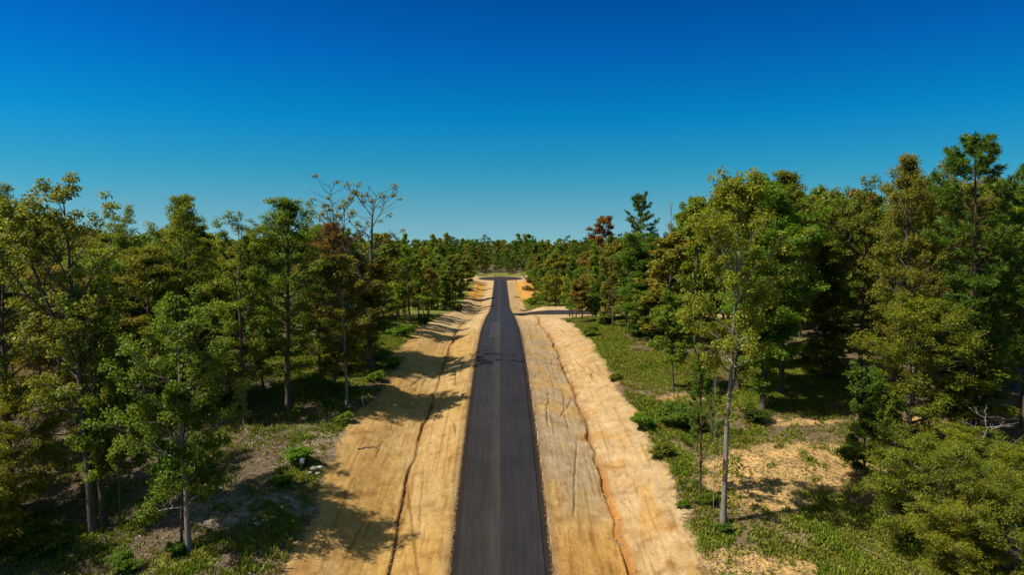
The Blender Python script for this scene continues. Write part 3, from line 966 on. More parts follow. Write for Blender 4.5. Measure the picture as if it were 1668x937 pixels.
# lighter builds for the trees farther off
K['m_tall'] = broadleaf(51, 23, .16, 3.8, 24, 4, 36, .46, .36, .78, 'oval', .10, twig=False)
K['m_round'] = broadleaf(52, 19, .12, 4.4, 28, 4, 36, .46, .36, .85, 'oval', .06, twig=False)
K['m_col'] = broadleaf(53, 20, .14, 2.9, 28, 4, 39, .44, .36, .78, 'column', .06, vine=(.1, .9, 1.5, 80), twig=False)
K['m_sparse'] = broadleaf(54, 22, .3, 3.9, 22, 4, 20, .44, .34, .70, 'vase', .2, twig=True)
K['m_oval'] = broadleaf(55, 16, .1, 3.3, 24, 4, 36, .44, .34, .75, 'cone', .06, twig=False)
K['m_pine'] = pine(56, 24, .55, 3.4, 26, 5, 10, .62, .12, twig=False, stubs=0)
K['m_ypine'] = pine(57, 14, .25, 2.6, 26, 5, 10, .55, .11, young=True, twig=False, stubs=0)
K['f_round'] = broadleaf(61, 19, .06, 4.4, 18, 3, 12, .9, .7, 1.05, 'oval', .05, twig=False)
K['f_tall'] = broadleaf(62, 22, .12, 3.8, 18, 3, 12, .85, .65, 1.0, 'oval', .08, twig=False)
K['f_oval'] = broadleaf(63, 17, .05, 3.2, 18, 3, 12, .85, .65, 1.0, 'cone', .05, twig=False)
K['f_pine'] = pine(64, 23, .5, 3.2, 18, 4, 8, .9, .22, twig=False, stubs=0)

for _k in K.values():                          # true height and spread of each build
    _m = _k['crown'] or _k['trunk']
    _v = np.zeros(len(_m.vertices) * 3); _m.vertices.foreach_get('co', _v); _v = _v.reshape(-1, 3)
    _k['H'] = float(np.percentile(_v[:, 2], 99.8))
    _k['R'] = float(np.percentile(np.hypot(_v[:, 0], _v[:, 1]), 92))

COLOURS = {'olive': (.170, .190, .016), 'green': (.128, .186, .016), 'deep green': (.080, .142, .014), 'yellow-green': (.212, .222, .018),
           'dusty olive': (.175, .174, .026), 'rust-tinged': (.200, .140, .024), 'bronze': (.190, .166, .020), 'mid green': (.146, .198, .016),
           'pine green': (.104, .160, .018), 'bright green': (.140, .228, .018), 'brown-red': (.188, .100, .026)}
rngG = np.random.default_rng(7)
PLACED = []                                     # x, y of every trunk, to keep fill trees apart


def add_tree(kind, x, y, H, width=None, colour='olive', label=None, name='broadleaf_tree', cat='tree', group=None, rot=None, lean=None, base=None):
    k = K[kind]
    sz = H / k['H']
    sx = (width / (2.15 * k['R'])) if width else sz
    e = bpy.data.objects.new(name, None)
    e.empty_display_size = .5
    e.location = (x, y, (gz(x, y) if base is None else base) - .05)
    e.rotation_euler = (lean[0] if lean else rngG.normal(0, .012), lean[1] if lean else rngG.normal(0, .012), rngG.uniform(0, 6.28) if rot is None else rot)
    e.scale = (sx, sx, sz)
    col.objects.link(e)
    e['label'] = label
    e['category'] = cat
    if group:
        e['group'] = group
    t = link('trunk', k['trunk'], e)
    if k['crown']:
        c = link('crown', k['crown'], e)
        cc = np.array(COLOURS[colour]) * rngG.uniform(.88, 1.12, 3)
        c.color = (*cc, 1)
    PLACED.append((x, y))
    return e


def hero(kind, px, py, top, wpx, colour, label, name='broadleaf_tree', cat='tree', group=None, **kw):
    """stand a tree where its foot shows at (px, py), as tall as its top at pixel row `top`"""
    hx, hy, hz = hit(px, py)
    d = ray(px, top)
    zt = CAM_Z + d.z / d.y * hy
    return add_tree(kind, hx, hy, zt - hz, wpx / F_PX * hy if wpx else None, colour, label, name, cat, group, **kw)


LW, RW = 'trees of the woods across from the side road', 'trees of the woods on the side-road side'
# --- nearest trees, side without the side road
hero('sparse', 152, 872, 288, 215, 'dusty olive', 'tallest sparse-topped tree in the bottom-left woods, its grey trunk leaning', group=LW, lean=(0, -.035), rot=.4)
hero('tall2', 168, 862, 420, 120, 'olive', 'slim tree hard against the tallest leaning trunk in bottom-left woods', group=LW)
hero('small', 196, 862, 560, 90, 'olive', 'thin dark stem just road-side of the paired trunks at bottom left', name='sapling', group=LW)
hero('low', 308, 902, 470, 190, 'green', 'fresh-green tree with pale straight trunk and leaves hanging low, nearest the bottom edge', group=LW, rot=1.2)
hero('small', 296, 898, 560, 110, 'green', 'thinner leaning twin stem beside the pale straight trunk', name='sapling', group=LW, lean=(0, .05))
hero('feather', 18, 850, 612, 190, 'yellow-green', 'feathery yellow-green small tree at the photo\'s lower left edge', name='small_tree', group=LW)
hero('feather2', -40, 930, 720, 170, 'olive', 'low olive bushy tree cut by the bottom left corner', name='small_tree', group=LW)
hero('sparse', 20, 800, 300, 150, 'olive', 'sparse clumpy-crowned tree cut by the left edge against the sky', group=LW, rot=2.2)
hero('tall', 250, 690, 402, 150, 'olive', 'olive tree standing behind the fresh-green pale-trunked one', group=LW)
hero('round', 100, 680, 430, 180, 'bronze', 'broad bronze-olive crown just behind the tallest leaning trunk', group=LW)
hero('round', 190, 650, 400, 170, 'olive', 'rounded olive crown between leaning trunk and the skyline hump', group=LW)
hero('tall', 310, 660, 318, 110, 'olive', 'tree making the leafy hump on the left skyline', group=LW)
hero('tall2', 205, 650, 335, 90, 'olive', 'tree with one thin branch tip curling above the left skyline', group=LW)
hero('round', 340, 655, 440, 160, 'yellow-green', 'yellowish crown below the leafy skyline hump', group=LW)
hero('tall2', 400, 692, 345, 105, 'mid green', 'tree with thin straight dark trunk behind the shaded clearing', group=LW)
hero('tall', 470, 670, 322, 140, 'green', 'dark stout-trunked tree in middle of left woods with a spiky crown tip', group=LW, rot=.3)
hero('small', 430, 640, 470, 110, 'yellow-green', 'yellow-green understory tree behind the dark stout trunk', name='small_tree', group=LW)
hero('slender', 565, 662, 415, 110, 'dusty olive', 'slender pale-stemmed tree standing at the edge of the left road cut', group=LW, rot=2.0)
hero('baretop', 605, 600, 290, 125, 'bronze', 'half-bare tree with twiggy leafless top against the sky, ivy on its trunk', name='bare_topped_tree', group=LW, rot=.9)
hero('tall', 540, 585, 362, 110, 'brown-red', 'reddish-brown crowned tree beside the half-bare twiggy one', group=LW)
hero('round', 520, 610, 420, 110, 'bronze', 'bronze round crown in front of the reddish-brown tree', group=LW)
hero('vine', 600, 585, 400, 80, 'green', 'ivy-dark column of leaves under the half-bare twiggy top', group=LW)
hero('small2', 545, 640, 520, 80, 'yellow-green', 'small yellowing tree at foot of the slender pale stem', name='small_tree', group=LW)
hero('m_tall', 625, 545, 380, 80, 'olive', 'olive tree behind and road-side of the half-bare one', group=LW)
hero('m_ypine', 668, 531, 398, 70, 'mid green', 'pointed fresh green tree alone on the left bank before the crest', name='pine_tree', group=LW)
hero('m_oval', 640, 523, 405, 75, 'mid green', 'leafy tree just behind the pointed green one on the bank', group=LW)

# --- nearest trees, side-road side
hero('pale', 1178, 856, 278, 165, 'yellow-green', 'tall tree with bare pale-grey trunk at the edge of right road cut', group=RW, rot=.8, lean=(0, .004))
hero('youngpine', 1140, 815, 575, 75, 'pine green', 'thin young pine just road-side of the pale-grey trunk', name='pine_tree', group=RW)
hero('snag2', 1162, 838, 600, 30, 'olive', 'thin leafless stem between young pine and pale-grey trunk', name='dead_sapling', cat='dead tree', group=RW)
hero('small', 1097, 638, 470, 85, 'bright green', 'small bright green tree alone on the grass beside the cut', name='small_tree', group=RW)
hero('dense', 1242, 672, 285, 150, 'green', 'big dark dense tree behind the pale-grey trunk', group=RW)
hero('tall2', 1200, 640, 290, 130, 'olive', 'olive tree filling in behind the pale-grey trunk', group=RW)
hero('vine', 1345, 617, 325, 100, 'dusty olive', 'column-like tree hung with vines, past the grassy opening', name='vine_draped_tree', group=RW)
hero('tall', 1272, 640, 278, 130, 'olive', 'tree with thin trunk just past the big dark one', group=RW)
hero('tall2', 1400, 640, 288, 105, 'dusty olive', 'dusty olive tree with open top beside the vine-hung column', group=RW)
hero('narrow', 1408, 792, 590, 72, 'deep green', 'narrow deep green tree at the end of the bare sandy patch', name='small_tree', group=RW)
hero('small2', 1432, 762, 620, 60, 'green', 'smaller stem tucked behind the narrow deep green tree', name='small_tree', group=RW)
hero('round', 1475, 742, 480, 175, 'olive', 'broad olive tree behind the narrow deep green one', group=RW)
hero('small', 1560, 735, 560, 150, 'olive', 'small olive tree beneath the tallest pine', name='small_tree', group=RW)
hero('feather', 1500, 888, 700, 215, 'olive', 'wide feathery low tree in the bottom right, pale forked stem', name='small_tree', group=RW)
hero('feather2', 1615, 850, 705, 180, 'olive', 'feathery low tree behind the wide bottom-right one, by the edge', name='small_tree', group=RW)
hero('feather', 1640, 985, 770, 200, 'olive', 'feathery low tree cut by the bottom right corner', name='small_tree', group=RW)
hero('feather2', 1560, 975, 800, 140, 'yellow-green', 'yellowish low tree at bottom edge in front of the wide feathery one', name='small_tree', group=RW)
hero('pine', 1572, 742, 220, 150, 'pine green', 'tallest pine of the scene, dark trunk and tufted crown above the skyline', name='pine_tree', group=RW, lean=(0, .03))
hero('pine2', 1666, 760, 270, 150, 'pine green', 'pine with reddish trunk cut by the right edge', name='pine_tree', group=RW)
hero('tall', 1480, 690, 250, 120, 'dusty olive', 'open-crowned tree reaching above skyline beside the tallest pine', group=RW)
hero('tall2', 1530, 680, 262, 110, 'bronze', 'bronze-tinged tree between the open crown and the tallest pine', group=RW)
hero('youngpine', 1590, 745, 430, 120, 'pine green', 'bushy young pine round the foot of the tallest pine', name='pine_tree', group=RW)
hero('snag2', 1592, 790, 655, 120, 'olive', 'leafless pale-branched small tree above the feathery low trees', name='dead_tree', cat='dead tree', group=RW)
hero('vine', 1040, 548, 372, 82, 'deep green', 'dark vine-hung tree standing before the side road', name='vine_draped_tree', group=RW)
hero('small', 1058, 560, 470, 70, 'green', 'green understory tree touching the dark vine-hung one', name='small_tree', group=RW)
hero('pine2', 1040, 520, 313, 52, 'pine green', 'lone pine top poking above the skyline behind the vine-hung tree', name='pine_tree', group=RW)
hero('m_tall', 985, 518, 352, 70, 'brown-red', 'reddish tree over the side road', group=RW)
hero('m_round', 1090, 560, 380, 105, 'bronze', 'bronze tree behind the small bright green one', group=RW)
hero('snag', 1085, 545, 322, 40, 'olive', 'bare leafless trunk against the sky past the bronze tree', name='dead_tree', cat='dead tree', group=RW)
hero('small2', 948, 526, 450, 40, 'rust-tinged', 'thin-trunked tree with rusty crown before the side road', name='small_tree', group=RW)
hero('small2', 964, 521, 440, 40, 'olive', 'thin dark-stemmed tree second along the side road\'s edge', name='small_tree', group=RW)
hero('small', 972, 520, 430, 45, 'olive', 'thin dark-stemmed tree third along the side road\'s edge', name='small_tree', group=RW)

# ------------------------------------------------------------------ fill trees of the woods
SKY_X = [-200, 0, 60, 120, 200, 230, 260, 310, 350, 380, 430, 480, 520, 560, 600, 640, 660, 960, 985, 1060, 1100, 1130, 1290, 1330, 1360, 1420, 1425, 1460, 1465, 1530, 1560, 1668, 1900]
SKY_Y = [340, 340, 340, 350, 382, 385, 362, 352, 390, 380, 368, 372, 362, 366, 385, 402, 404, 402, 380, 374, 372, 312, 298, 302, 300, 300, 366, 366, 290, 290, 285, 285, 285]
ORD = ['first', 'second', 'third', 'fourth', 'fifth', 'sixth', 'seventh', 'eighth', 'ninth', 'tenth', 'eleventh', 'twelfth', 'thirteenth', 'fourteenth', 'fifteenth',
       'sixteenth', 'seventeenth', 'eighteenth', 'nineteenth', 'twentieth']


def clear_edge(y):
    return float(np.interp(y, [40, 57, 70, 81, 88, 95, 140, 150], [30, 37, 38, 37, 25, 22, 17, 16.5]))


def clear_left(y):
    return float(np.interp(y, [40, 62, 72, 98, 112, 150], [28, 32, 34, 33, 21, 16.5]))


rng = np.random.default_rng(23)
BANDS = [(50, 62), (62, 74), (74, 88), (88, 104), (104, 122), (122, 145), (145, 172), (205, 240), (240, 285), (285, 340), (340, 400)]
PER = [9, 14, 24, 26, 26, 26, 24, 26, 24, 24, 22]
fill = []
for bi, ((ya, yb), per) in enumerate(zip(BANDS, PER)):
    for side in (-1, 1):
        got = tries = 0
        if side < 0 and bi < 5:
            per = (2, 4, 7, 10, 14)[bi]
        depth = 26 + .28 * ya
        while got < per and tries < 3000:
            tries += 1
            yy = rng.uniform(ya, yb)
            e = clear_left(yy) if side < 0 else clear_edge(yy)
            xx = e + depth * rng.uniform(0, 1) ** (1.35 if yy < 140 else 1.9)
            if yy > 380 and xx < 26:
                continue
            if xx > .80 * yy + 4:
                continue
            sp = 3.0 + .006 * yy
            if any((side * xx - p) ** 2 + (yy - q) ** 2 < sp * sp for p, q in PLACED):
                continue
            PLACED.append((side * xx, yy))
            fill.append((bi, side, side * xx, yy, len(fill)))
            got += 1

by_row = {}
for f in fill:
    by_row.setdefault((f[0], f[1]), []).append(f)
ROWNAME = ['nearest', 'second', 'third', 'fourth', 'fifth', 'sixth', 'seventh', 'eighth', 'ninth', 'tenth', 'farthest']
WOODS = {-1: 'woods across from the side road', 1: 'woods on the side-road side'}
# trees that hardly show: they belong to the mass of the forest
MASS_FILL = {1, 2, 3, 12, 15, 29, 35, 40, 49, 51, 54, 55, 56, 63, 66, 74, 88, 93, 96, 106, 107, 111, 112, 116, 118, 119, 121, 124, 128, 131, 132, 133, 139, 140, 141, 143, 145, 146, 147, 149, 151, 152, 154, 158, 159, 160, 161, 163, 165, 166, 167, 168, 169, 173, 175, 177, 181, 183, 184, 185, 186, 187, 192, 193, 195, 197, 200, 201, 202, 203, 204, 205, 206, 207, 209, 210, 212, 213, 214, 215, 216, 219, 220, 221, 223, 224, 225, 226, 227, 234, 236, 237, 239, 240, 241, 242, 243, 244, 245, 246, 247, 248, 249, 254, 256, 257, 259, 260, 261, 263, 264, 267, 268, 269, 271, 272, 273, 274, 277, 278, 280, 281, 282, 283, 284, 285, 287, 289, 290, 291, 292, 293, 294, 295, 296, 297, 298, 299, 300, 301, 303, 304, 306, 307, 308, 309, 310, 311, 312, 313, 315, 316, 319, 320, 322, 323, 324, 326, 327, 328, 329, 330, 332, 333, 334, 335, 336, 337, 338, 339, 340, 341, 342, 343, 344, 345, 346, 348, 351, 353, 355, 356, 357, 358, 359, 360, 361, 362, 363, 364, 365}
MASS_FAR = {0, 1, 2, 3, 4, 5, 6, 23, 30, 31, 32, 33, 34, 35, 36, 37, 38, 39, 40, 41, 42, 43, 44, 45, 46, 47, 48, 49, 50, 51, 52, 54, 58, 75, 76, 77, 78, 79, 80, 81, 82, 83, 84, 85, 86, 87, 88, 89, 90, 91, 92, 93, 94, 95, 96, 97, 98, 103, 118, 120, 121, 122, 124, 125, 126, 127, 128, 129, 130, 131, 132, 133, 134, 135, 136, 137, 138, 139, 140, 142, 143, 144, 147, 148, 152, 160, 162, 165, 166, 167, 168, 169, 170, 171, 172, 173, 174, 175, 176, 177, 178, 179, 180, 181, 182, 183, 184, 185, 186, 187, 188, 189, 190, 191, 194, 195, 202, 203, 205, 206, 207, 208, 209, 212, 213, 214, 215, 216, 217, 218, 219, 220, 221, 222, 223, 224, 225, 226}
VA, QA, MA, cnt = [], [], [], 0
SHAPE = {}


def shape_of(kk):
    """trunk and crown of a kind as plain arrays"""
    if kk not in SHAPE:
        t_, c_ = K[kk]['trunk'], K[kk]['crown']
        vt = np.zeros(len(t_.vertices) * 3); t_.vertices.foreach_get('co', vt)
        vc = np.zeros(len(c_.vertices) * 3); c_.vertices.foreach_get('co', vc)
        lt = np.zeros(len(t_.loops), int); t_.loops.foreach_get('vertex_index', lt)
        lc = np.zeros(len(c_.loops), int); c_.loops.foreach_get('vertex_index', lc)
        SHAPE[kk] = (np.vstack([vt.reshape(-1, 3), vc.reshape(-1, 3)]), np.vstack([lt.reshape(-1, 4), lc.reshape(-1, 4) + len(t_.vertices)]),
                     np.concatenate([np.zeros(len(lt) // 4), np.ones(len(lc) // 4)]))
    return SHAPE[kk]


def to_mass(kk, x, y, g, w, s, a):
    global cnt
    VV, QQ, mi = shape_of(kk)
    ca, sa = math.cos(a), math.sin(a)
    VA.append(np.stack([(VV[:, 0] * ca - VV[:, 1] * sa) * w + x, (VV[:, 0] * sa + VV[:, 1] * ca) * w + y, VV[:, 2] * s + g], 1))
    QA.append(QQ + cnt); MA.append(mi); cnt += len(VV)


FILL_OBJ, FAR_OBJ = {}, {}
for (bi, side), row in by_row.items():
    row.sort(key=lambda f: abs(f[2]))
    q = 0
    for (_, _, xx, yy, fid) in row:
        rng = np.random.default_rng(9000 + fid)
        g = gz(xx, yy)
        px, _ = project(xx, yy, g + 15)
        lim = float(np.interp(px, SKY_X, SKY_Y)) + abs(rng.normal(0, 19)) + (8 if yy > 150 else 0)
        if side > 0 and yy < 66:
            lim = max(lim, 470 + rng.uniform(0, 90))
        d = ray(px, lim)
        H = CAM_Z + d.z / d.y * yy - g
        H = float(np.clip(H, 7, 25 if yy < 150 else 21))
        colr = ['olive', 'green', 'dusty olive', 'yellow-green', 'mid green', 'deep green', 'bronze', 'rust-tinged', 'brown-red', 'olive'][int(np.searchsorted([.26, .44, .54, .64, .80, .88, .95, .980, .990], rng.random()))]
        if yy < 88:
            kind = rng.choice(['tall', 'tall2', 'round', 'dense', 'vine', 'pine2', 'sparse'], p=[.22, .22, .2, .12, .08, .08, .08])
        elif yy < 172:
            kind = rng.choice(['m_tall', 'm_round', 'm_col', 'm_sparse', 'm_oval', 'm_pine', 'm_ypine'], p=[.24, .22, .14, .08, .12, .14, .06])
        else:
            kind = rng.choice(['m_tall', 'm_round', 'm_col', 'm_oval', 'm_pine', 'm_ypine'], p=[.2, .24, .14, .18, .14, .10])
        pn = 'pine' in kind
        wide = (1.0 if rng.random() < .3 else rng.uniform(.85, 1.2)) * (1.28 if yy > 172 else 1.0)
        if fid in MASS_FILL:
            kk = {'m_tall': 'f_tall', 'm_round': 'f_round', 'm_col': 'f_oval', 'm_oval': 'f_oval', 'm_sparse': 'f_tall', 'm_pine': 'f_pine', 'm_ypine': 'f_pine', 'tall': 'm_tall', 'tall2': 'm_tall', 'round': 'm_round', 'dense': 'm_tall', 'vine': 'm_col', 'pine2': 'm_pine', 'sparse': 'm_sparse'}.get(kind, kind)
            to_mass(kk, xx, yy, g, H / K[kk]['H'] * wide, H / K[kk]['H'], rng.uniform(0, 6.28))
            continue
        if pn:
            colr = 'pine green'
        size = 'tall' if H > 19 else 'medium-height' if H > 13 else 'short'
        what = 'pine' if pn else 'tree'
        lab = f"{size} {colr} {what}, {ORD[q] if q < 20 else 'last'} from the road, {ROWNAME[bi]} row of {WOODS[side]}".replace('pine green pine', 'green pine')
        if len(lab.split()) > 16:
            lab = lab.replace('from the road', 'from road')
        q += 1
        FILL_OBJ[fid] = add_tree(kind, xx, yy, H, H / K[kind]['H'] * 2.15 * K[kind]['R'] * wide, colr, lab, 'pine_tree' if pn else 'broadleaf_tree', 'tree', LW if side < 0 else RW)

# --- trees closing the view beyond the turnaround: small in the picture, one mesh each
FARG = 'trees of the wood beyond the turnaround'
MONO = {}
for kk in ('f_round', 'f_tall', 'f_oval', 'f_pine'):
    MONO[kk] = mesh_from('tree_' + kk, shape_of(kk)[0], shape_of(kk)[1], [BARK, NEEDLE if kk == 'f_pine' else LEAF], False, shape_of(kk)[2])
n = 0
for row, yy0 in enumerate((459, 468, 478, 490, 505)):
    for xx in np.arange(-120 - row * 4, 150, 6.2):
        rng = np.random.default_rng(500 + n)
        n += 1
        xx2 = xx + rng.normal(0, 1.6); yy = yy0 + rng.normal(0, 2.5)
        kk = rng.choice(['f_round', 'f_tall', 'f_oval', 'f_pine'], p=[.3, .28, .17, .25])
        pn = kk == 'f_pine'
        g = gz(xx2, yy)
        H = float(np.clip(rng.normal(18.2, 3.4) + (3.5 if pn else 0), 11, 26))
        colr = 'pine green' if pn else rng.choice(['olive', 'green', 'mid green', 'deep green', 'dusty olive'], p=[.2, .25, .2, .2, .15])
        s = H / K[kk]['H']
        if n - 1 in MASS_FAR:
            to_mass(kk, xx2, yy, g, s * 1.05, s, rng.uniform(0, 6.28))
            continue
        o = bpy.data.objects.new('pine_tree' if pn else 'broadleaf_tree', MONO[kk])
        o.scale = (s * rng.uniform(.9, 1.2), s * rng.uniform(.9, 1.2), s)
        o.location = (xx2, yy, g)
        o.rotation_euler = (0, 0, rng.uniform(0, 6.28))
        o.color = (*(np.array(COLOURS[colr]) * rng.uniform(.85, 1.1, 3)), 1)
        col.objects.link(o)
        place = 'front row' if row == 0 else 'rows behind the front'
        o['label'] = ('distant green pine in the wood beyond the turnaround, ' if pn else f'distant {colr} leafy tree in the wood beyond the turnaround, ') + place
        o['category'] = 'tree'
        o['group'] = FARG
        FAR_OBJ[n - 1] = o

# --- the rest of the forest reads as one mass
rng = np.random.default_rng(77)
pts = []
for yy in np.concatenate([np.arange(95, 400, 9.5), np.arange(400, 560, 10), np.arange(560, 900, 17), np.arange(900, 1500, 40)]):
    for side in (-1, 1):
        x0 = 34 + .27 * yy if yy < 400 else 130 if yy < 520 else 0
        x1 = .86 * yy + 20
        step = 8.5 if yy < 400 else 10 if yy < 560 else 16 if yy < 900 else 30
        for xx in np.arange(x0, x1, step):
            X2 = side * (xx + rng.normal(0, 2)); Y2 = yy + rng.normal(0, 2)
            if side > 0 and 174 < Y2 < 203 and X2 < 126:
                continue
            pts.append((X2, Y2))
pts = np.array(pts)
gzz = ground_z(pts[:, 0], pts[:, 1], False)
for (X2, Y2), g in zip(pts, gzz):
    kk = rng.choice(['f_round', 'f_tall', 'f_oval', 'f_pine'], p=[.34, .28, .16, .22])
    px, _ = project(X2, Y2, g + 15)
    H = rng.uniform(16, 22)
    lim = float(np.interp(px, SKY_X, SKY_Y)) + 4
    d = ray(px, lim)
    H = max(min(H, CAM_Z + d.z / d.y * Y2 - g) if Y2 < 420 else H, 9)
    s = H / K[kk]['H']
    to_mass(kk, X2, Y2, g, s * (1.0 if Y2 < 560 else 1.6 if Y2 < 900 else 2.6) * rng.uniform(.95, 1.2), s, rng.uniform(0, 6.28))
me = mesh_from('distant_forest', np.vstack(VA), np.vstack(QA), [BARK, FARLEAF], False, np.concatenate(MA))
o = link('distant_forest', me)
o['kind'] = 'stuff'; o['label'] = 'deep mass of olive and green woodland behind the nearer trees'; o['category'] = 'forest'
print('forest faces', len(me.polygons), 'trees', len(pts), 'fill', len(fill), 'far', n)

# ------------------------------------------------------------------ low plants: weeds and grass (uncountable), shrubs (countable)


def weeds_mesh(seed, n_try, region):
    rng = np.random.default_rng(seed)
    X = rng.uniform(region[0], region[1], n_try); Y = region[2] + (region[3] - region[2]) * rng.uniform(0, 1, n_try) ** 1.25
    ix = np.clip(np.searchsorted(XS, X), 1, nx - 1); iy = np.clip(np.searchsorted(YS, Y), 1, ny - 1)
    idx = iy * nx + ix
    patch = fbm(X * .55, Y * .55, 301, 3) + .6 * fbm(X * 1.7, Y * 1.7, 302, 2)
    keep = (GR[idx] + patch * 1.0 > .36 + .55 * (rng.random(n_try) - .5)) & (DM[idx] < .35)
    X, Y = X[keep], Y[keep]
    Z = ground_z(X, Y)
    n = len(X)
    m = 7
    c = np.repeat(np.stack([X, Y, Z], 1), m, 0)
    h = np.repeat(rng.uniform(.08, .36, n) * (1 + .8 * np.clip(fbm(X * .3, Y * .3, 303, 2) * 3, -.6, 1)), m) * rng.uniform(.6, 1.2, n * m)
    a = rng.uniform(0, 6.28, n * m); ln = rng.uniform(.1, .8, n * m)
    c[:, 0] += rng.normal(0, .10, n * m); c[:, 1] += rng.normal(0, .10, n * m)
    tip = c + np.stack([np.cos(a) * ln * h, np.sin(a) * ln * h, h], 1)
    w = rng.uniform(.02, .06, n * m)
    s = np.stack([-np.sin(a) * w, np.cos(a) * w, np.zeros(n * m)], 1)
    mid = c * .45 + tip * .55 + [0, 0, .03]
    v = np.stack([c, mid + s, tip, mid - s], 1).reshape(-1, 3)
    return v, np.arange(n * m * 4).reshape(-1, 4)


def weed_material():
    m, N, Lk = new_mat('weeds')
    out = N.new('ShaderNodeOutputMaterial')
    tc = N.new('ShaderNodeTexCoord'); geo = N.new('ShaderNodeNewGeometry')
    f = n_noise(N, Lk, tc.outputs['Object'], .35, 4, .6)
    c = n_ramp(N, Lk, f, [(.3, (.125, .195, .018)), (.45, (.165, .205, .022)), (.58, (.205, .205, .034)), (.72, (.25, .20, .07))])
    c = n_mix(N, Lk, 1.0, c, n_ramp(N, Lk, geo.outputs['Random Per Island'], [(0, .6), (.6, 1.05), (1, 1.6)]), 'MULTIPLY')
    d = N.new('ShaderNodeBsdfDiffuse'); t = N.new('ShaderNodeBsdfTranslucent'); mx = N.new('ShaderNodeMixShader'); mx.inputs[0].default_value = .3
    Lk.new(c, d.inputs[0]); Lk.new(c, t.inputs[0]); Lk.new(d.outputs[0], mx.inputs[1]); Lk.new(t.outputs[0], mx.inputs[2])
    Lk.new(mx.outputs[0], out.inputs[0])
    return m


WEED = weed_material()
va, qa = weeds_mesh(1, 110000, (13, 42, 42, 150))
vb, qb = weeds_mesh(2, 90000, (-42, -13, 42, 170))
vc, qc = weeds_mesh(3, 9000, (8, 40, 220, 300))
me = mesh_from('ground_cover', np.vstack([va, vb, vc]), np.vstack([qa, qb + len(va), qc + len(va) + len(vb)]), [WEED])
o = link('ground_cover', me)
o['kind'] = 'stuff'; o['label'] = 'low green weeds and grass growing over the woods floor'; o['category'] = 'ground cover'
print('weed blades', len(me.polygons))


def litter_material():
    m, N, Lk = new_mat('dead_leaves')
    out = N.new('ShaderNodeOutputMaterial')
    geo = N.new('ShaderNodeNewGeometry')
    c = n_ramp(N, Lk, geo.outputs['Random Per Island'], [(0, (.05, .036, .024)), (.35, (.13, .085, .045)), (.6, (.21, .15, .085)), (.85, (.30, .235, .15)), (1, (.42, .36, .27))])
    p = N.new('ShaderNodeBsdfPrincipled'); p.inputs['Roughness'].default_value = .9
    Lk.new(c, p.inputs['Base Color']); Lk.new(p.outputs[0], out.inputs[0])
    return m


rng = np.random.default_rng(61)
m = 60000
X = rng.choice([-1, 1], m) * (12.6 + 34 * rng.uniform(0, 1, m) ** 1.2); Y = 42 + 62 * rng.uniform(0, 1, m) ** 1.3
ix = np.clip(np.searchsorted(XS, X), 1, nx - 1); iy = np.clip(np.searchsorted(YS, Y), 1, ny - 1)
keep = (DM[iy * nx + ix] < .5 * rng.uniform(.3, 1.4, m)) & (fbm(X * .5, Y * .5, 311, 3) + .4 * (rng.random(m) - .5) > -.10)
X, Y = X[keep], Y[keep]
C = np.stack([X, Y, ground_z(X, Y) + .03], 1)
v, q = leaf_cards(C, rng, .17, .12, 1.8, .3)
tw = rng.random(len(v) // 4) < .10             # some are twigs: long and thin
vv = v.reshape(-1, 4, 3); cen = vv.mean(1, keepdims=True)
ax = vv[:, 2:3] - vv[:, 0:1]
vv[tw] = np.stack([cen[tw, 0] - ax[tw, 0] * 2.2, cen[tw, 0] + [.02, .02, .01], cen[tw, 0] + ax[tw, 0] * 2.2, cen[tw, 0] - [.02, .02, .01]], 1)
o = link('leaf_litter', mesh_from('leaf_litter', vv.reshape(-1, 3), q, [litter_material()]))
o['kind'] = 'stuff'; o['label'] = 'dead leaves and twigs scattered over the woods floor'; o['category'] = 'leaf litter'

SHR = [(560, 690, 30, 'bright green', 'small bright round shrub alone on the left cut\'s upper edge'),
       (488, 757, 54, 'bright green', 'shrub clump right behind the small white sign'),
       (462, 792, 34, 'green', 'low shrub just down-slope of the small white sign'),
       (1178, 868, 28, 'deep green', 'dark little shrub at the foot of the pale-grey trunk'),
       (1148, 822, 34, 'green', 'shrub at the foot of the thin young pine'),
       (1090, 690, 60, 'green', 'spreading shrub in the tall grass beside the right cut'),
       (1050, 700, 45, 'bright green', 'bright shrub where the grass meets the right cut'),
       (1125, 700, 70, 'pine green', 'bluish-green shrub below the thin young pine crown'),
       (1075, 745, 40, 'olive', 'olive shrub at the grass edge above the pale sand'),
       (1110, 828, 22, 'mid green', 'small weed clump on the crest of the right bank'),
       (1135, 800, 26, 'green', 'low shrub road-side of the thin young pine stem'),
       (1000, 620, 22, 'olive', 'small shrub on the right cut\'s grassy edge'),
       (960, 548, 30, 'mid green', 'shrub at the grassy corner nearest the side road'),
       (290, 905, 40, 'deep green', 'dark shrub against the pale straight trunk\'s foot'),
       (60, 905, 80, 'olive', 'olive shrub in the bottom left among fallen twigs'),
       (205, 935, 50, 'green', 'shrub at the bottom edge under the paired trunks'),
       (640, 600, 34, 'bright green', 'bright shrub on the grassy bank below the half-bare tree'),
       (610, 622, 30, 'bright green', 'bright shrub by the slender pale stem at the cut'),
       (650, 550, 36, 'bright green', 'bright shrub along the left bank below the pointed tree'),
       (690, 528, 30, 'bright green', 'bright shrub farthest along the left grassy bank'),
       (745, 508, 26, 'olive', 'olive shrub by the erosion log on the left'),
       (868, 497, 26, 'mid green', 'low green shrub beside the roll beyond the side road'),
       (985, 530, 36, 'green', 'shrub at foot of the thin trunks by the side road'),
       (1230, 690, 50, 'deep green', 'shady shrub at the big dark tree\'s foot'),
       (1320, 590, 60, 'mid green', 'shrub in the shade beyond the grassy opening')]
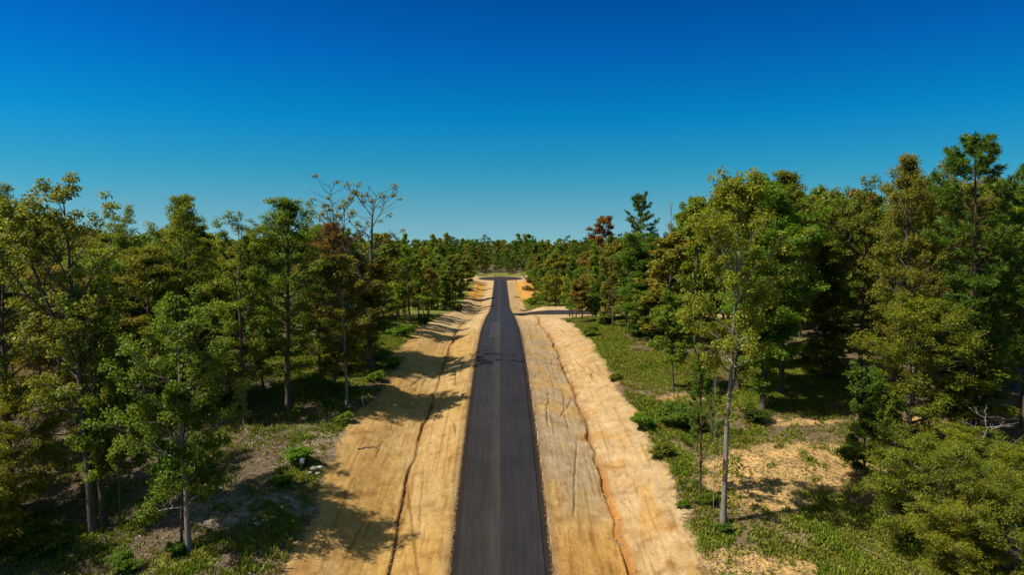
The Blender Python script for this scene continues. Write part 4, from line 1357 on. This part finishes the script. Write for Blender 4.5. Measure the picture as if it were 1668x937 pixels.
for px, py, w, c, lab in SHR:
    hx, hy, hz = hit(px, py)
    wm = w / F_PX * hy
    add_tree('bush', hx, hy, wm * .62, wm, c, lab, 'shrub', 'shrub', 'shrubs on the woods edge')

# ------------------------------------------------------------------ small things
WHITE = plain_material('white_paint', (.78, .78, .76), .5, .08)
WOODSTAKE = plain_material('stake_wood', (.42, .30, .17), .8, .3)
STRAW = plain_material('wet_straw', (.10, .068, .04), .95, .5, 14)
STONE = plain_material('pale_stone', (.46, .40, .32), .9, .3, 5)

hx, hy, hz = hit(490, 768)
s = bpy.data.objects.new('lot_sign', None); s.location = (hx, hy, hz); s.rotation_euler = (0, R(8), R(25)); col.objects.link(s)
s['label'] = 'small tilted white sign on a stake in weeds above the left cut'; s['category'] = 'sign'
b = MB(); b.box((0, -.025, .88), (.36, .02, .50)); link('panel', b.mesh('panel', [WHITE]), s)
b = MB(); b.box((0, .005, .45), (.05, .035, 1.3)); link('stake', b.mesh('stake', [WOODSTAKE]), s)

hx, hy, hz = hit(592, 662)
s = bpy.data.objects.new('survey_stake', None); s.location = (hx, hy, hz); s.rotation_euler = (0, R(-9), R(10)); col.objects.link(s)
s['label'] = 'thin white survey stake leaning at the left cut beside the pale stem'; s['category'] = 'stake'
b = MB(); b.box((0, 0, .5), (.06, .03, 1.2)); link('lath', b.mesh('lath', [WHITE]), s)
b = MB(); b.box((.11, -.02, .92), (.17, .008, .10), Matrix.Rotation(R(20), 3, 'Y')); link('flag_ribbon', b.mesh('flag_ribbon', [plain_material('ribbon', (.45, .55, .75), .5, .1)]), s)


def erosion_log(px, py, wpx, lab):
    hx, hy, hz = hit(px, py)
    L = wpx / F_PX * hy
    u = np.linspace(-.5, .5, 9)
    x_ = u * L
    zz = ground_z(hx + x_, np.full(9, hy), False) - hz
    P = np.stack([x_, .12 * np.sin(u * 5), zz + .22], 1)
    s = bpy.data.objects.new('erosion_log', None); s.location = (hx, hy, hz); col.objects.link(s)
    s['label'] = lab; s['category'] = 'erosion log'; s['group'] = 'erosion logs across the ditches'
    b = MB(); b.tube(P, .30 + .03 * np.cos(u * 30), 8); link('roll', b.mesh('roll', [STRAW], True), s)
    for q in (1, 4, 7):
        b = MB(); b.box((x_[q], -.36, zz[q] + .32), (.06, .06, .9)); link('stake', b.mesh('stake', [WOODSTAKE]), s)


erosion_log(770, 511, 17, 'dark straw roll lying across the left ditch near the crest')
erosion_log(860, 506.5, 26, 'long dark straw roll across the verge just beyond the side road')
erosion_log(842, 485, 9, 'short dark straw roll in the far right ditch before the orange bank')


def rock_mesh(seed, r):
    rng = np.random.default_rng(seed)
    th = np.linspace(0, math.pi, 7); ph = np.linspace(0, 2 * math.pi, 10)[:-1]
    TH, PH = np.meshgrid(th, ph, indexing='ij')
    rr = r * (1 + .22 * (vnoise(TH * 2 + seed, PH * 1.3, seed) - .5) + rng.normal(0, .06, TH.shape))
    v = np.stack([rr * np.sin(TH) * np.cos(PH) * 1.2, rr * np.sin(TH) * np.sin(PH), rr * np.cos(TH) * .65], -1).reshape(-1, 3)
    k = np.arange(6)[:, None] * 9; j = np.arange(9)[None, :]
    return v, np.stack([k + j, k + 9 + j, k + 9 + (j + 1) % 9, k + (j + 1) % 9], -1).reshape(-1, 4)


rocks = [rock_mesh(q, 1.0) for q in range(5)]
ROCKME = [mesh_from('rock', v, q_, [STONE], False) for v, q_ in rocks]
rng = np.random.default_rng(12)
for q, (px, py, r, lab) in enumerate(((512, 768, .34, 'largest pale stone of the small heap road-side of the white sign'), (522, 764, .25, 'pale stone at the road-side end of the small heap'),
                                      (505, 773, .22, 'small pale stone next to the shrub by the white sign'), (518, 774, .2, 'lowest pale stone of the small heap by the white sign'),
                                      (866, 452.5, 1.0, 'pale boulder at the right rim of the turnaround'), (858, 450.5, .7, 'smaller boulder beside the pale one at the turnaround'))):
    hx, hy, hz = hit(px, py)
    o = link('rock', ROCKME[q % 5]); o.location = (hx, hy, hz + r * .3); o.scale = (r, r, r); o.rotation_euler = (rng.normal(0, .2), rng.normal(0, .2), rng.uniform(0, 6))
    o['label'] = lab; o['category'] = 'rock'; o['group'] = 'loose pale stones'

# stones and clods washed into the right rill and strewn on the verges
VA, QA, c_ = [], [], 0
for q in range(560):
    if q < 300:
        yy = 44 + 90 * rng.uniform() ** 1.4; xx = float(rill_right(np.array([yy]))[0]) + rng.normal(.05, .16); r = rng.uniform(.03, .09)
    elif q < 460:
        yy = 44 + 60 * rng.uniform() ** 1.4; xx = float(rill_left(np.array([yy]))[0]) + rng.normal(.0, .25); r = rng.uniform(.025, .07)
    else:
        yy = 42 + 90 * rng.uniform() ** 1.5; xx = rng.choice([-1, 1]) * rng.uniform(3.7, 14.5); r = rng.uniform(.02, .06)
    v, q_ = rocks[q % 5]
    a = rng.uniform(0, 6.28)
    vv = np.stack([(v[:, 0] * math.cos(a) - v[:, 1] * math.sin(a)) * r + xx, (v[:, 0] * math.sin(a) + v[:, 1] * math.cos(a)) * r + yy, v[:, 2] * r], 1)
    vv[:, 2] += float(ground_z(np.array([xx]), np.array([yy]))[0]) + r * .25
    VA.append(vv); QA.append(q_ + c_); c_ += len(v)
o = link('rubble', mesh_from('rubble', np.vstack(VA), np.vstack(QA), [plain_material('clod_soil', (.27, .20, .12), .95, .35, 5)]))
o['kind'] = 'stuff'; o['label'] = 'small pale stones and clods strewn along the rills'; o['category'] = 'rubble'


def fallen_branch(px, py, L, az, lab, r=.06):
    hx, hy, hz = hit(px, py)
    rng = np.random.default_rng(int(px))
    u = np.linspace(-.5, .5, 7)
    P = np.stack([u * L * math.cos(az), u * L * math.sin(az), np.zeros(7)], 1) + rng.normal(0, .03 * L, (7, 3)) * [1, 1, 0]
    P[:, 2] = ground_z(hx + P[:, 0], hy + P[:, 1]) - hz + r * .8 + .05 * np.abs(u)
    b = MB(); b.tube(P, np.linspace(r, r * .35, 7), 6, True)
    for q in (2, 4, 5):
        d = rng.normal(0, 1, 3) * [1, 1, .3]; d[2] = abs(d[2]) * .4; d /= np.linalg.norm(d)
        b.tube(np.stack([P[q], P[q] + d * L * .18, P[q] + d * L * .3]), [r * .4, r * .3, r * .15], 4)
    o = link('fallen_branch', b.mesh('fallen_branch', [DEADWOOD], True)); o.location = (hx, hy, hz)
    o['label'] = lab; o['category'] = 'branch'; o['group'] = 'fallen branches on the woods floor'


fallen_branch(1490, 925, 2.6, -.6, 'long pale branch lying on green ground at the bottom right')
fallen_branch(1420, 903, 1.6, -.8, 'short pale branch just up-slope of the long bottom-right one')
fallen_branch(1400, 888, 1.0, .3, 'smallest pale stick beside the two bottom-right branches')
fallen_branch(70, 860, 4.5, .9, 'long dead branch slanting through the brush at bottom left')
fallen_branch(95, 855, 3.0, .4, 'thin dead branch crossing the slanting one at bottom left')
fallen_branch(600, 730, 2.2, .7, 'pale root lying along the left cut\'s upper edge')
fallen_branch(1270, 690, 2.0, .1, 'weathered branch on the grass past the big dark tree')
